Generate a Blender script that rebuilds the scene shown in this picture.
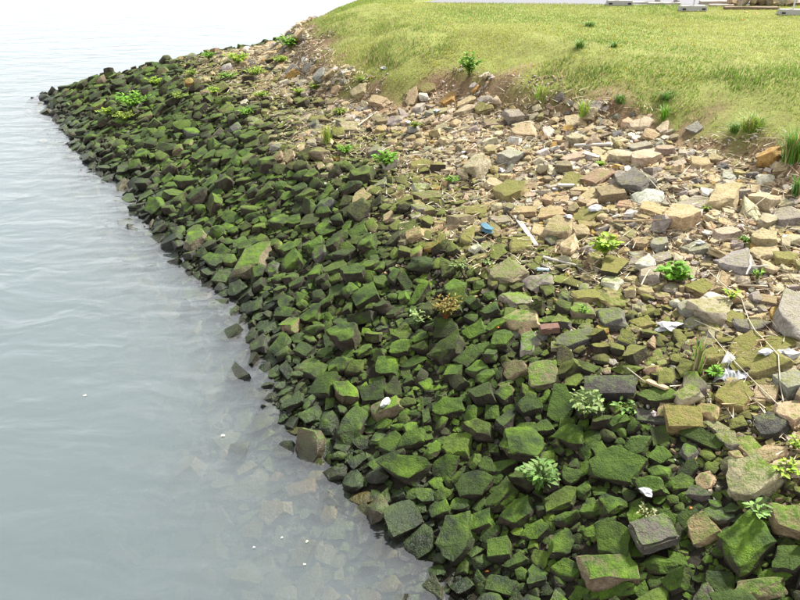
import bpy, bmesh, math, random
import numpy as np
from mathutils import Vector, Matrix, Euler

for _o in list(bpy.data.objects):
    bpy.data.objects.remove(_o)
SC = bpy.context.scene
COL = SC.collection
random.seed(7)
RNG = np.random.default_rng(11)

# ------------------------------------------------------------------ camera
CAM_H, FPX, HOR = 5.0, 785.0, -100.0            # eye height (m), focal length and horizon row in 800x600 pixels
PITCH = math.atan((300 - HOR) / FPX)
cam_d = bpy.data.cameras.new('camera')
cam_d.sensor_fit = 'HORIZONTAL'
cam_d.angle_x = 2 * math.atan(400 / FPX)
cam_d.clip_start = 0.1
cam_d.clip_end = 3000
cam = bpy.data.objects.new('camera', cam_d)
COL.objects.link(cam)
cam.location = (0, 0, CAM_H)
cam.rotation_euler = (math.pi / 2 - PITCH, 0, 0)
SC.camera = cam

# ------------------------------------------------------------------ sky, sun, exposure
SUN_DIR = Vector((0.62, 0.50, 0.95)).normalized()
elev = math.asin(SUN_DIR.z)
azim = math.atan2(SUN_DIR.x, SUN_DIR.y)
world = bpy.data.worlds.new('World')
SC.world = world
world.use_nodes = True
wn, wl = world.node_tree.nodes, world.node_tree.links
wn.clear()
w_out = wn.new('ShaderNodeOutputWorld')
w_bg = wn.new('ShaderNodeBackground')
w_sky = wn.new('ShaderNodeTexSky')
w_sky.sky_type = 'NISHITA'
w_sky.sun_disc = False
w_sky.sun_elevation = elev
w_sky.sun_rotation = azim
w_sky.air_density = 1.0
w_sky.dust_density = 1.0
w_sky.ozone_density = 1.0
w_hs = wn.new('ShaderNodeHueSaturation')          # overcast: nearly colourless
w_hs.inputs['Saturation'].default_value = 0.14
w_hs.inputs['Value'].default_value = 1.0
w_mix = wn.new('ShaderNodeMix')
w_mix.data_type = 'RGBA'
w_mix.inputs['Factor'].default_value = 0.33
w_mix.inputs['B'].default_value = (4.6, 4.65, 4.9, 1)   # even cloud layer
wl.new(w_sky.outputs['Color'], w_hs.inputs['Color'])
wl.new(w_hs.outputs['Color'], w_mix.inputs['A'])
wl.new(w_mix.outputs['Result'], w_bg.inputs['Color'])
w_bg.inputs['Strength'].default_value = 0.1
wl.new(w_bg.outputs['Background'], w_out.inputs['Surface'])

sun_d = bpy.data.lights.new('sun', 'SUN')
sun_d.energy = 3.4
sun_d.angle = math.radians(6)
sun_d.color = (1.0, 0.965, 0.90)
sun = bpy.data.objects.new('sun', sun_d)
COL.objects.link(sun)
sun.rotation_euler = (-SUN_DIR).to_track_quat('-Z', 'Y').to_euler()
sun.location = SUN_DIR * 60

vs = SC.view_settings
vs.view_transform = 'Standard'
vs.look = 'None'
vs.exposure = 1.95
vs.gamma = 1.0
vs.use_curve_mapping = False
SC.render.engine = 'CYCLES'
SC.cycles.use_denoising = True
SC.cycles.max_bounces = 8
SC.cycles.transparent_max_bounces = 16
SC.cycles.volume_bounces = 2
SC.cycles.caustics_reflective = False
SC.cycles.caustics_refractive = False

# ------------------------------------------------------------------ the lie of the land
def ray(x, y):
    u = (np.asarray(x, float) - 400) / FPX
    v = (300 - np.asarray(y, float)) / FPX
    return u, math.cos(PITCH) + v * math.sin(PITCH), -math.sin(PITCH) + v * math.cos(PITCH)

def un(x, y, z):
    a, b, c = ray(x, y)
    t = (z - CAM_H) / c
    return float(a * t), float(b * t)

def project(X, Y, Z):
    X, Y, Z = np.asarray(X, float), np.asarray(Y, float), np.asarray(Z, float) - CAM_H
    fw = Y * math.cos(PITCH) - Z * math.sin(PITCH)
    up = Y * math.sin(PITCH) + Z * math.cos(PITCH)
    fw = np.where(fw < 0.05, 0.05, fw)
    return 400 + X / fw * FPX, 300 - up / fw * FPX, fw

WATER_PX = [(45,95),(75,130),(100,172),(128,182),(155,230),(195,262),(240,300),(262,335),(283,378),
            (290,415),(322,442),(350,492),(392,528),(422,555),(450,600)]
WATERLINE = [un(x, y, 0) for x, y in WATER_PX]
POLYW = np.array(WATERLINE + [(0.8,3.6),(2.5,0.5),(9,-14),(40,-60),(400,-300),(900,200),(900,700),(150,300),(40,84),
                              (12,50),(3,40),(-3.8,31.5),(-6.3,26.2),(-8.3,23.7),(-9.8,23.0)])
GRASS_PX = [(294,40),(318,74),(382,94),(450,92),(512,109),(572,119),(640,128),(700,152),(760,168),(800,192)]
POLYG = np.array([un(x, y, 1.75) for x, y in GRASS_PX] + [(5.5,7.2),(7,3),(14,-11),(45,-57),(400,-280),(880,210),(880,680),
                              (150,292),(44,82),(14,45),(5,36),(0.0,29),(-2.9,24.4)])

POLYS = POLYG.copy(); POLYS[0] = un(280, 39, 1.75); POLYS[-1] = (-3.3, 24.8)      # foot of the shoulder

def sdist(px, py, poly):
    dm = np.full(px.shape, 1e9)
    ins = np.zeros(px.shape, bool)
    for (x0, y0), (x1, y1) in zip(poly, np.roll(poly, -1, 0)):
        ex, ey = x1 - x0, y1 - y0
        t = np.clip(((px - x0) * ex + (py - y0) * ey) / (ex * ex + ey * ey), 0, 1)
        dm = np.minimum(dm, np.hypot(px - x0 - t * ex, py - y0 - t * ey))
        c = ((y0 > py) != (y1 > py))
        if ey != 0:
            ins ^= c & (px < x0 + (py - y0) / ey * ex)
    return np.where(ins, dm, -dm)

_H = np.random.default_rng(5).random((256, 256))
def vnoise(x, y, s=1.0, seed=0):
    x = np.asarray(x, float) / s + seed * 17.31
    y = np.asarray(y, float) / s + seed * 9.77
    xi, yi = np.floor(x).astype(int), np.floor(y).astype(int)
    fx, fy = x - xi, y - yi
    fx, fy = fx * fx * (3 - 2 * fx), fy * fy * (3 - 2 * fy)
    a, b = _H[xi % 256, yi % 256], _H[(xi + 1) % 256, yi % 256]
    c, d = _H[xi % 256, (yi + 1) % 256], _H[(xi + 1) % 256, (yi + 1) % 256]
    return (a * (1 - fx) + b * fx) * (1 - fy) + (c * (1 - fx) + d * fx) * fy
def fnoise(x, y, s=1.0, seed=0):
    return (vnoise(x, y, s, seed) + 0.5 * vnoise(x, y, s / 2.1, seed + 1) + 0.25 * vnoise(x, y, s / 4.3, seed + 2)) / 1.75

def sstep(x, a, b):
    t = np.clip((x - a) / (b - a), 0, 1)
    return t * t * (3 - 2 * t)

def fields(x, y):
    x, y = np.asarray(x, float), np.asarray(y, float)
    d = sdist(x, y, POLYW)
    g = sdist(x, y, POLYG)
    z = np.interp(d, [-60,-25,-6,-3,0,2.4,6,7.5], [-6,-4.6,-2.6,-1.45,0,1.0,1.68,1.75])
    ge = sdist(x, y, POLYS) + (fnoise(x, y, 1.6, 3) - 0.5) * 0.9
    z = z + 0.60 * sstep(ge, -0.5, 2.4) + 0.25 * sstep(ge + (fnoise(x, y, 0.5, 8) - 0.5) * 0.5, -0.05, 0.45)
    bump = (fnoise(x, y, 1.3, 1) - 0.5) * 0.16 * sstep(g, 5.0, 0.5)
    return z + bump, d, g

GX0, GY0, GS = -14.0, 1.5, 0.06                # height lookup table over the part in view
_gx, _gy = np.meshgrid(GX0 + GS * np.arange(520), GY0 + GS * np.arange(560))
HGRID = fields(_gx.ravel(), _gy.ravel())[0].reshape(_gx.shape)
def hlook(x, y):
    fx = np.clip((np.asarray(x, float) - GX0) / GS, 0, 518.999); fy = np.clip((np.asarray(y, float) - GY0) / GS, 0, 558.999)
    i, j = fx.astype(int), fy.astype(int); fx, fy = fx - i, fy - j
    return (HGRID[j, i] * (1 - fx) + HGRID[j, i + 1] * fx) * (1 - fy) + (HGRID[j + 1, i] * (1 - fx) + HGRID[j + 1, i + 1] * fx) * fy

def hgt(x, y):
    return float(hlook(x, y))

def hit(px, py, lift=0.0):
    """where the line of sight through a photo pixel meets the ground"""
    a, b, c = (float(v) for v in ray(px, py))
    t = np.arange(3.0, 40.0, 0.02)
    z = hlook(a * t, b * t) + lift
    under = np.nonzero(CAM_H + c * t <= z)[0]
    i = under[0] if len(under) else len(t) - 1
    return Vector((a * t[i], b * t[i], CAM_H + c * t[i]))

def slope_normal(x, y):
    e = 0.12
    z = hlook(np.array([x + e, x - e, x, x]), np.array([y, y, y + e, y - e]))
    return Vector((-(z[0] - z[1]) / (2 * e), -(z[2] - z[3]) / (2 * e), 1)).normalized()

# ------------------------------------------------------------------ object helpers
def link(name, me, mat=None, parent=None):
    o = bpy.data.objects.new(name, me)
    COL.objects.link(o)
    if mat is not None and me is not None and not me.materials:
        me.materials.append(mat)
    if parent is not None:
        o.parent = parent
    return o

def tag(o, label=None, cat=None, group=None, kind=None):
    if label: o['label'] = label
    if cat: o['category'] = cat
    if group: o['group'] = group
    if kind: o['kind'] = kind
    return o

def empty(name, loc):
    o = bpy.data.objects.new(name, None)
    COL.objects.link(o)
    o.location = loc
    o.empty_display_size = 0.1
    return o

def mesh_np(name, V, T, col=None, sharp=None, hue=None):
    """mesh from numpy triangles (or quads)"""
    me = bpy.data.meshes.new(name)
    V = np.asarray(V, np.float32); T = np.asarray(T, np.int32)
    k = T.shape[1]
    me.vertices.add(len(V)); me.vertices.foreach_set('co', V.ravel())
    me.loops.add(T.size); me.loops.foreach_set('vertex_index', T.ravel())
    me.polygons.add(len(T))
    me.polygons.foreach_set('loop_start', np.arange(0, T.size, k, dtype=np.int32))
    me.polygons.foreach_set('loop_total', np.full(len(T), k, np.int32))
    me.update(calc_edges=True)
    if col is not None:
        at = me.attributes.new('col', 'FLOAT_COLOR', 'POINT')
        at.data.foreach_set('color', np.asarray(col, np.float32).ravel())
    if hue is not None:
        at = me.attributes.new('hue', 'FLOAT', 'POINT')
        at.data.foreach_set('value', np.asarray(hue, np.float32).ravel())
    if sharp is None:
        me.polygons.foreach_set('use_smooth', np.zeros(len(T), bool))
    else:
        me.polygons.foreach_set('use_smooth', np.ones(len(T), bool))
        me.set_sharp_from_angle(angle=math.radians(sharp))
    return me

# ------------------------------------------------------------------ materials
def new_mat(name):
    m = bpy.data.materials.new(name)
    m.use_nodes = True
    m.node_tree.nodes.clear()
    return m

class NT:
    def __init__(s, m):
        s.t = m.node_tree; s.n = s.t.nodes; s.l = s.t.links
    def add(s, kind, **kw):
        n = s.n.new(kind)
        for k, v in kw.items():
            if k.startswith('i_'):
                n.inputs[k[2:].replace('_', ' ')].default_value = v
            else:
                setattr(n, k, v)
        return n
    def link(s, a, b): s.l.new(a, b)
    def math(s, op, a, b=None, c=None, clamp=False):
        n = s.n.new('ShaderNodeMath'); n.operation = op; n.use_clamp = clamp
        for i, v in enumerate((a, b, c)):
            if v is None: continue
            if isinstance(v, (int, float)): n.inputs[i].default_value = v
            else: s.l.new(v, n.inputs[i])
        return n.outputs[0]
    def mix(s, f, a, b, blend='MIX'):
        n = s.n.new('ShaderNodeMix'); n.data_type = 'RGBA'; n.blend_type = blend
        for key, v in (('Factor', f), ('A', a), ('B', b)):
            sock = n.inputs[key] if key == 'Factor' else [q for q in n.inputs if q.name == key and q.type == 'RGBA'][0]
            if isinstance(v, (int, float)): sock.default_value = v
            elif isinstance(v, tuple): sock.default_value = v if len(v) == 4 else (*v, 1)
            else: s.l.new(v, sock)
        return [q for q in n.outputs if q.type == 'RGBA'][0]
    def noise(s, vec, scale, detail=3, rough=0.55):
        n = s.n.new('ShaderNodeTexNoise')
        n.inputs['Scale'].default_value = scale
        n.inputs['Detail'].default_value = detail
        n.inputs['Roughness'].default_value = rough
        s.l.new(vec, n.inputs['Vector'])
        return n.outputs['Fac']
    def ramp(s, f, lo, hi, a=0.0, b=1.0):
        n = s.n.new('ShaderNodeMapRange'); n.clamp = True
        s.l.new(f, n.inputs['Value'])
        n.inputs['From Min'].default_value = lo; n.inputs['From Max'].default_value = hi
        n.inputs['To Min'].default_value = a; n.inputs['To Max'].default_value = b
        return n.outputs['Result']
    def out(s, shader, vol=None):
        o = s.n.new('ShaderNodeOutputMaterial')
        if shader is not None: s.l.new(shader, o.inputs['Surface'])
        if vol is not None: s.l.new(vol, o.inputs['Volume'])

def stone_material():
    """stone colour from the 'col' attribute; its alpha says how mossy the stone is"""
    m = new_mat('stone'); t = NT(m)
    geo = t.add('ShaderNodeNewGeometry')
    pos = geo.outputs['Position']
    sep = t.add('ShaderNodeSeparateXYZ'); t.link(geo.outputs['Normal'], sep.inputs[0])
    psep = t.add('ShaderNodeSeparateXYZ'); t.link(pos, psep.inputs[0])
    at = t.add('ShaderNodeAttribute', attribute_name='col')
    n_big = t.noise(pos, 5.5, 4); n_mid = t.noise(pos, 17, 4, 0.65); n_fine = t.noise(pos, 70, 3, 0.7)
    base = t.mix(t.ramp(n_mid, 0.3, 0.72), t.mix(1.0, at.outputs['Color'], (0.48, 0.43, 0.37), 'MULTIPLY'), at.outputs['Color'])
    base = t.mix(t.ramp(n_fine, 0.35, 0.7, 0.0, 0.5), base, t.mix(1.0, base, (1.5, 1.45, 1.35), 'MULTIPLY'))
    vor = t.add('ShaderNodeTexVoronoi', i_Scale=55.0); t.link(pos, vor.inputs['Vector'])
    speck = t.ramp(vor.outputs['Distance'], 0.14, 0.2, 0.55, 0.0)
    base = t.mix(t.math('MULTIPLY', speck, t.ramp(n_big, 0.52, 0.66)), base, (0.42, 0.40, 0.33))
    # moss on what faces up, broken by noise; dark sides are painted-in shade
    f = t.math('MULTIPLY_ADD', at.outputs['Alpha'], 1.15, -1.12)
    f = t.math('MULTIPLY_ADD', sep.outputs['Z'], 1.35, f)
    f = t.math('ADD', f, t.math('MULTIPLY_ADD', n_mid, 1.9, -0.98))
    f = t.math('ADD', f, t.math('MULTIPLY_ADD', n_big, 0.9, -0.45))
    f = t.ramp(f, 0.05, 0.75)
    mossc = t.mix(t.ramp(n_big, 0.36, 0.66), (0.010, 0.023, 0.002), (0.080, 0.140, 0.004))
    mossc = t.mix(t.ramp(t.noise(pos, 2.3, 2), 0.42, 0.62, 0.0, 0.6), mossc, (0.050, 0.092, 0.006))
    mossc = t.mix(t.ramp(n_fine, 0.32, 0.7), t.mix(1.0, mossc, (0.55, 0.6, 0.6), 'MULTIPLY'), mossc)
    csep = t.add('ShaderNodeSeparateColor'); t.link(at.outputs['Color'], csep.inputs[0])
    per = t.ramp(csep.outputs['Red'], 0.033, 0.056, 0.38, 1.35)          # each stone carries its own growth
    pv = t.add('ShaderNodeCombineColor'); [t.link(per, pv.inputs[q]) for q in range(3)]
    mossc = t.mix(1.0, mossc, pv.outputs[0], 'MULTIPLY')
    olive = t.mix(t.ramp(n_fine, 0.3, 0.7), (0.085, 0.078, 0.016), (0.155, 0.14, 0.026))
    hue = t.add('ShaderNodeAttribute', attribute_name='hue')
    mossc = t.mix(hue.outputs['Fac'], mossc, olive)
    c = t.mix(f, base, mossc)
    # wet foot of the bank
    wet = t.ramp(t.math('ADD', psep.outputs['Z'], t.math('MULTIPLY_ADD', n_big, 0.30, -0.15)), 0.06, 0.34, 1.0, 0.0)
    c = t.mix(t.math('MULTIPLY', wet, 0.9), c, t.mix(1.0, c, (0.30, 0.34, 0.30), 'MULTIPLY'))
    b = t.add('ShaderNodeBsdfPrincipled')
    t.link(c, b.inputs['Base Color'])
    t.link(t.math('MULTIPLY_ADD', wet, -0.52, 0.86), b.inputs['Roughness'])
    b.inputs['Specular IOR Level'].default_value = 0.3
    bmp = t.add('ShaderNodeBump', i_Strength=1.0, i_Distance=0.03)
    vc = t.add('ShaderNodeTexVoronoi', i_Scale=7.0, feature='DISTANCE_TO_EDGE'); 
    wob = t.add('ShaderNodeTexNoise', i_Scale=9.0); t.link(pos, wob.inputs['Vector'])
    wa = t.add('ShaderNodeVectorMath', operation='MULTIPLY_ADD'); t.link(wob.outputs['Color'], wa.inputs[0]); wa.inputs[1].default_value = (0.25, 0.25, 0.25); t.link(pos, wa.inputs[2])
    t.link(wa.outputs[0], vc.inputs['Vector'])
    crack = t.math('MULTIPLY', t.ramp(vc.outputs['Distance'], 0.0, 0.03, -0.3, 0.0), t.ramp(t.noise(pos, 3.1, 2), 0.55, 0.66))                       # hairline breaks
    hsum = t.math('ADD', t.math('MULTIPLY', n_mid, 0.9), t.math('MULTIPLY', n_fine, 0.35))
    hsum = t.math('ADD', hsum, crack)
    t.link(hsum, bmp.inputs['Height']); t.link(bmp.outputs['Normal'], b.inputs['Normal'])
    t.out(b.outputs[0])
    return m

def attr_material(name, rough=0.7, trans=0.0, nscale=30, var=0.35, spec=0.3):
    """plain matt material, colour from 'col', lightly mottled"""
    m = new_mat(name); t = NT(m)
    geo = t.add('ShaderNodeNewGeometry')
    at = t.add('ShaderNodeAttribute', attribute_name='col')
    n = t.noise(geo.outputs['Position'], nscale, 3)
    c = t.mix(t.ramp(n, 0.3, 0.7, var, 0.0), at.outputs['Color'], t.mix(1.0, at.outputs['Color'], (0.45, 0.45, 0.42), 'MULTIPLY'))
    b = t.add('ShaderNodeBsdfPrincipled', i_Roughness=rough)
    b.inputs['Specular IOR Level'].default_value = spec
    t.link(c, b.inputs['Base Color'])
    sh = b.outputs[0]
    if trans > 0:
        tr = t.add('ShaderNodeBsdfTranslucent'); t.link(c, tr.inputs['Color'])
        mx = t.add('ShaderNodeMixShader'); mx.inputs[0].default_value = trans
        t.link(sh, mx.inputs[1]); t.link(tr.outputs[0], mx.inputs[2]); sh = mx.outputs[0]
    t.out(sh)
    return m

def plain_material(name, colour, rough=0.6, nscale=25, var=0.3, bump=0.3, spec=0.3, alpha=None):
    m = new_mat(name); t = NT(m)
    geo = t.add('ShaderNodeNewGeometry')
    n = t.noise(geo.outputs['Position'], nscale, 5, 0.65)
    c = t.mix(t.ramp(n, 0.3, 0.72), tuple(v * (1 - var) for v in colour), colour)
    b = t.add('ShaderNodeBsdfPrincipled', i_Roughness=rough)
    b.inputs['Specular IOR Level'].default_value = spec
    if alpha is not None:
        b.inputs['Alpha'].default_value = alpha
    t.link(c, b.inputs['Base Color'])
    bmp = t.add('ShaderNodeBump', i_Strength=bump, i_Distance=0.01)
    t.link(n, bmp.inputs['Height']); t.link(bmp.outputs['Normal'], b.inputs['Normal'])
    t.out(b.outputs[0])
    return m

M_STONE = stone_material()
M_GRASS = attr_material('grass_blades', 0.6, 0.35, 4.0, 0.25)
M_LEAF = attr_material('leaves', 0.6, 0.3, 40, 0.4, 0.2)
M_STRAW = attr_material('dry_stalks', 0.7, 0.0, 40, 0.3)

def ground_material():
    m = new_mat('ground'); t = NT(m)
    geo = t.add('ShaderNodeNewGeometry'); pos = geo.outputs['Position']
    at = t.add('ShaderNodeAttribute', attribute_name='col')
    n1 = t.noise(pos, 3.0, 5, 0.6); n2 = t.noise(pos, 26, 5, 0.7)
    c = t.mix(t.ramp(n1, 0.35, 0.68), t.mix(1.0, at.outputs['Color'], (0.68, 0.64, 0.6), 'MULTIPLY'), at.outputs['Color'])
    c = t.mix(t.ramp(n2, 0.3, 0.7), t.mix(1.0, c, (0.6, 0.58, 0.55), 'MULTIPLY'), t.mix(1.0, c, (1.25, 1.2, 1.12), 'MULTIPLY'))
    b = t.add('ShaderNodeBsdfPrincipled', i_Roughness=0.9)
    b.inputs['Specular IOR Level'].default_value = 0.2
    t.link(c, b.inputs['Base Color'])
    bmp = t.add('ShaderNodeBump', i_Strength=0.7, i_Distance=0.03)
    t.link(n2, bmp.inputs['Height']); t.link(bmp.outputs['Normal'], b.inputs['Normal'])
    t.out(b.outputs[0])
    return m

def water_material():
    m = new_mat('water'); t = NT(m)
    geo = t.add('ShaderNodeNewGeometry'); pos = geo.outputs['Position']
    mp = t.add('ShaderNodeMapping'); mp.inputs['Rotation'].default_value = (0, 0, math.radians(20)); mp.inputs['Scale'].default_value = (0.6, 1.25, 1)
    t.link(pos, mp.inputs['Vector'])
    v = mp.outputs['Vector']
    wv = t.add('ShaderNodeTexNoise', i_Scale=0.8); t.link(pos, wv.inputs['Vector'])
    va = t.add('ShaderNodeVectorMath', operation='MULTIPLY_ADD'); t.link(wv.outputs['Color'], va.inputs[0]); va.inputs[1].default_value = (0.9, 0.9, 0.9); t.link(v, va.inputs[2]); v = va.outputs[0]
    h1 = t.noise(v, 1.3, 2, 0.5); h2 = t.noise(v, 3.4, 3, 0.55); h3 = t.noise(v, 13, 2, 0.5)
    patch = t.ramp(t.noise(pos, 0.5, 2), 0.35, 0.65, 0.35, 1.0)
    h = t.math('ADD', t.math('MULTIPLY', h1, 0.22), t.math('MULTIPLY', h2, 0.06))
    h = t.math('ADD', h, t.math('MULTIPLY', t.math('MULTIPLY', h3, 0.008), patch))
    bmp = t.add('ShaderNodeBump', i_Strength=0.33, i_Distance=1.0)
    t.link(h, bmp.inputs['Height'])
    fr = t.add('ShaderNodeFresnel', i_IOR=1.95); t.link(bmp.outputs['Normal'], fr.inputs['Normal'])
    gl = t.add('ShaderNodeBsdfGlossy', i_Roughness=0.07); t.link(bmp.outputs['Normal'], gl.inputs['Normal'])
    tr = t.add('ShaderNodeBsdfTransparent')
    mx = t.add('ShaderNodeMixShader')
    front = t.math('SUBTRACT', 1.0, geo.outputs['Backfacing'])       # light leaving the water is not trapped: the surface does not bend rays
    t.link(t.math('MULTIPLY', fr.outputs[0], front), mx.inputs[0]); t.link(tr.outputs[0], mx.inputs[1]); t.link(gl.outputs[0], mx.inputs[2])
    vol = t.add('ShaderNodeVolumePrincipled')
    vol.inputs['Color'].default_value = (0.27, 0.335, 0.345, 1)
    vol.inputs['Density'].default_value = 1.4
    vol.inputs['Anisotropy'].default_value = 0.0
    t.out(mx.outputs[0], vol.outputs[0])
    return m

# ------------------------------------------------------------------ setting: ground, water, road
def axis(lo, hi, fine_lo, fine_hi, step, grow=1.35):
    a = list(np.arange(fine_lo, fine_hi + 1e-6, step))
    s, x = step, a[-1]
    while x < hi:
        s *= grow; x += s; a.append(min(x, hi))
    s, x = step, a[0]; pre = []
    while x > lo:
        s *= grow; x -= s; pre.append(max(x, lo))
    return np.array(pre[::-1] + a)

def zone_colour(x, y, z, d, g):
    zt = tide_height(x, y)
    shaded_mud = np.array([0.024, 0.022, 0.014]); soil = np.array([0.19, 0.130, 0.080]); turf = np.array([0.19, 0.22, 0.055])  # wet mud, darkened further to paint shade into the stone gaps
    bed = np.array([0.10, 0.092, 0.05])
    k1 = sstep(z, zt - 0.15, zt + 0.25)[:, None]
    c = shaded_mud * (1 - k1) + soil * k1
    kg = sstep(g + (fnoise(x, y, 0.7, 9) - 0.5) * 1.6, 0.15, 0.75)[:, None]
    c = c * (1 - kg) + turf * kg
    ku = sstep(z, 0.02, -0.3)[:, None]
    return c * (1 - ku) + bed * ku

def tide_height(x, y):
    return 0.98 + 0.014 * (np.asarray(y) - 5) + (fnoise(x, y, 1.1, 21) - 0.5) * 0.35

def build_ground():
    xs = axis(-700, 700, -12, 16, 0.16); ys = axis(-500, 900, 2.5, 34, 0.16)
    X, Y = np.meshgrid(xs, ys)
    x, y = X.ravel(), Y.ravel()
    z, d, g = fields(x, y)
    nx, ny = len(xs), len(ys)
    idx = np.arange(nx * ny).reshape(ny, nx)
    Q = np.stack([idx[:-1, :-1], idx[:-1, 1:], idx[1:, 1:], idx[1:, :-1]], -1).reshape(-1, 4)
    c = zone_colour(x, y, z, d, g)
    me = mesh_np('ground', np.stack([x, y, z], 1), Q, np.concatenate([c, np.ones((len(c), 1))], 1), sharp=80)
    tag(link('ground', me, ground_material()), kind='structure')

def build_water():
    bm = bmesh.new()
    bmesh.ops.create_cube(bm, size=1.0)
    bmesh.ops.scale(bm, vec=(1390, 1390, 8.0), verts=bm.verts)
    bmesh.ops.translate(bm, vec=(0, 190, -4.0), verts=bm.verts)
    me = bpy.data.meshes.new('water'); bm.to_mesh(me); bm.free()
    tag(link('water', me, water_material()), kind='structure')

ROAD_Y = un(500, 5, 2.6)[1]
def build_road():
    bm = bmesh.new()
    z = 2.606
    pts = [(0.6, ROAD_Y + 0.5), (4, ROAD_Y + 0.1), (9, ROAD_Y - 0.1), (60, ROAD_Y - 0.1), (60, ROAD_Y + 5), (12, ROAD_Y + 5), (5, ROAD_Y + 5), (2.4, ROAD_Y + 3.2)]
    top = [bm.verts.new((x, y, z)) for x, y in pts]
    bot = [bm.verts.new((x, y, z - 0.2)) for x, y in pts]
    bm.faces.new(top); bm.faces.new(bot[::-1])
    for i in range(len(pts)):
        j = (i + 1) % len(pts)
        bm.faces.new((top[i], bot[i], bot[j], top[j]))
    bmesh.ops.recalc_face_normals(bm, faces=bm.faces)
    me = bpy.data.meshes.new('road'); bm.to_mesh(me); bm.free()
    tag(link('road', me, plain_material('asphalt', (0.15, 0.15, 0.165), 0.85, 40, 0.3, 0.3)), kind='structure')

build_ground(); build_water(); build_road()

# ------------------------------------------------------------------ stone shapes
def proto(seed, shape, level):
    """unit stone: convex broken block; level 0 = few faces, 1 = chamfered, 2 = chamfered and roughened"""
    r = random.Random(seed)
    pts = []
    if shape == 'round':
        for i in range(20):
            v = Vector((r.gauss(0, 1), r.gauss(0, 1), r.gauss(0, 1))).normalized() * r.uniform(0.8, 1.0)
            pts.append(v)
    elif shape == 'cube':
        for sx in (-1, 1):
            for sy in (-1, 1):
                for sz in (-1, 1):
                    pts.append(Vector((sx * (1 - r.random() * 0.24), sy * (1 - r.random() * 0.28), sz * (1 - r.random() * 0.2))))
    else:
        # broken prism: uneven outline of four to seven corners, top tilted and drawn in, corners knocked off
        n = r.choice((4, 4, 5, 5, 6, 7)); a0 = r.uniform(0, 6.28)
        angs = sorted(a0 + (k + r.uniform(-0.33, 0.33)) * 2 * math.pi / n for k in range(n))
        tx, ty = r.uniform(-0.5, 0.5), r.uniform(-0.5, 0.5)
        if shape == 'wedge': tx = r.choice((-1, 1)) * r.uniform(0.7, 1.1)
        drw = {'slab': 0.12, 'block': 0.30, 'wedge': 0.35}[shape]
        for a in angs:
            q = r.uniform(0.78, 1.05)
            x, y = math.cos(a) * q, math.sin(a) * q
            k = 1 - r.random() * drw
            k2 = 1 - r.random() * drw
            pts.append(Vector((x * k2, y * k2, -r.uniform(0.7, 1.0))))
            zt = 0.75 + (tx * x + ty * y) * (0.35 if shape != 'wedge' else 0.75) + r.uniform(-0.12, 0.12)
            pts.append(Vector((x * k, y * k, zt)))
            if r.random() < 0.4:
                pts.append(Vector((x * 1.08, y * 1.08, r.uniform(-0.4, 0.3))))
    bm = bmesh.new()
    for p in pts: bm.verts.new(p)
    res = bmesh.ops.convex_hull(bm, input=bm.verts)
    bmesh.ops.delete(bm, geom=list({g for g in res['geom_interior'] + res['geom_unused'] if isinstance(g, bmesh.types.BMVert)}), context='VERTS')
    bmesh.ops.dissolve_limit(bm, angle_limit=math.radians(14), verts=bm.verts, edges=bm.edges)
    if level >= 1:
        off = {'round': 0.05, 'cube': 0.035}.get(shape, 0.04)
        bmesh.ops.bevel(bm, geom=list(bm.edges), offset=off * r.uniform(0.7, 1.3), segments=1 if level == 1 else 2, affect='EDGES', profile=0.6, clamp_overlap=True)
    bmesh.ops.triangulate(bm, faces=bm.faces)
    if level == 2:
        for _ in range(2):
            long_e = [e for e in bm.edges if e.calc_length() > 0.36]
            if long_e:
                bmesh.ops.subdivide_edges(bm, edges=long_e, cuts=1)
                bmesh.ops.triangulate(bm, faces=bm.faces)
        from mathutils import noise as mn
        o = Vector((seed * 3.1, seed * 1.7, 0))
        amp = 0.05 if shape == 'cube' else 0.13
        for v in bm.verts:
            n = mn.noise_vector(v.co * 1.7 + o) * amp + mn.noise_vector(v.co * 4.3 + o) * amp * 0.45
            v.co += n
    bm.verts.ensure_lookup_table()
    V = np.array([v.co[:] for v in bm.verts], np.float32)
    bm.verts.index_update()
    T = np.array([[v.index for v in f.verts] for f in bm.faces], np.int32)
    bm.free()
    V -= (V.max(0) + V.min(0)) / 2
    V /= (V.max(0) - V.min(0)) / 2
    return V, T

SHAPES = ['block', 'slab', 'wedge', 'round', 'cube']
PROTO = {(s, l): [proto(100 * i + 31 * l + k, s, l) for k in range(3 if s == 'cube' else 12)]
         for i, s in enumerate(SHAPES) for l in (0, 1, 2)}

PALETTE = {  # stone colours (albedo)
    'tan':   (0.37, 0.295, 0.175), 'brown': (0.20, 0.158, 0.102), 'grey': (0.27, 0.255, 0.22), 'dark': (0.055, 0.053, 0.052),
    'peach': (0.45, 0.35, 0.23), 'white': (0.58, 0.55, 0.49), 'ochre': (0.36, 0.235, 0.07), 'olive': (0.25, 0.21, 0.095),
    'pink':  (0.34, 0.29, 0.235), 'rust': (0.27, 0.195, 0.125), 'slate': (0.125, 0.118, 0.11), 'pale': (0.41, 0.355, 0.25),
    'moss':  (0.040, 0.034, 0.022), 'bright': (0.048, 0.040, 0.026),  # mossy stones: base kept dark so faces without moss carry added shade
}

class Stone:
    __slots__ = ('x','y','z','a','b','c','R','shape','col','moss','tone','label','px','py','area','hero','seed','land','name','hue')

def rot_for(nrm, yaw, tilt, tilt_dir):
    q = Vector((0, 0, 1)).rotation_difference(nrm)
    t = Matrix.Rotation(tilt, 3, Vector((math.cos(tilt_dir), math.sin(tilt_dir), 0)))
    return np.array(q.to_matrix() @ t @ Matrix.Rotation(yaw, 3, 'Z'), np.float32)

def vary(c, r, s=0.16):
    k = 1 + r.uniform(-s, s)
    return tuple(max(0.01, v * k * (1 + r.uniform(-0.07, 0.07))) for v in c)

STONES = []
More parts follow.
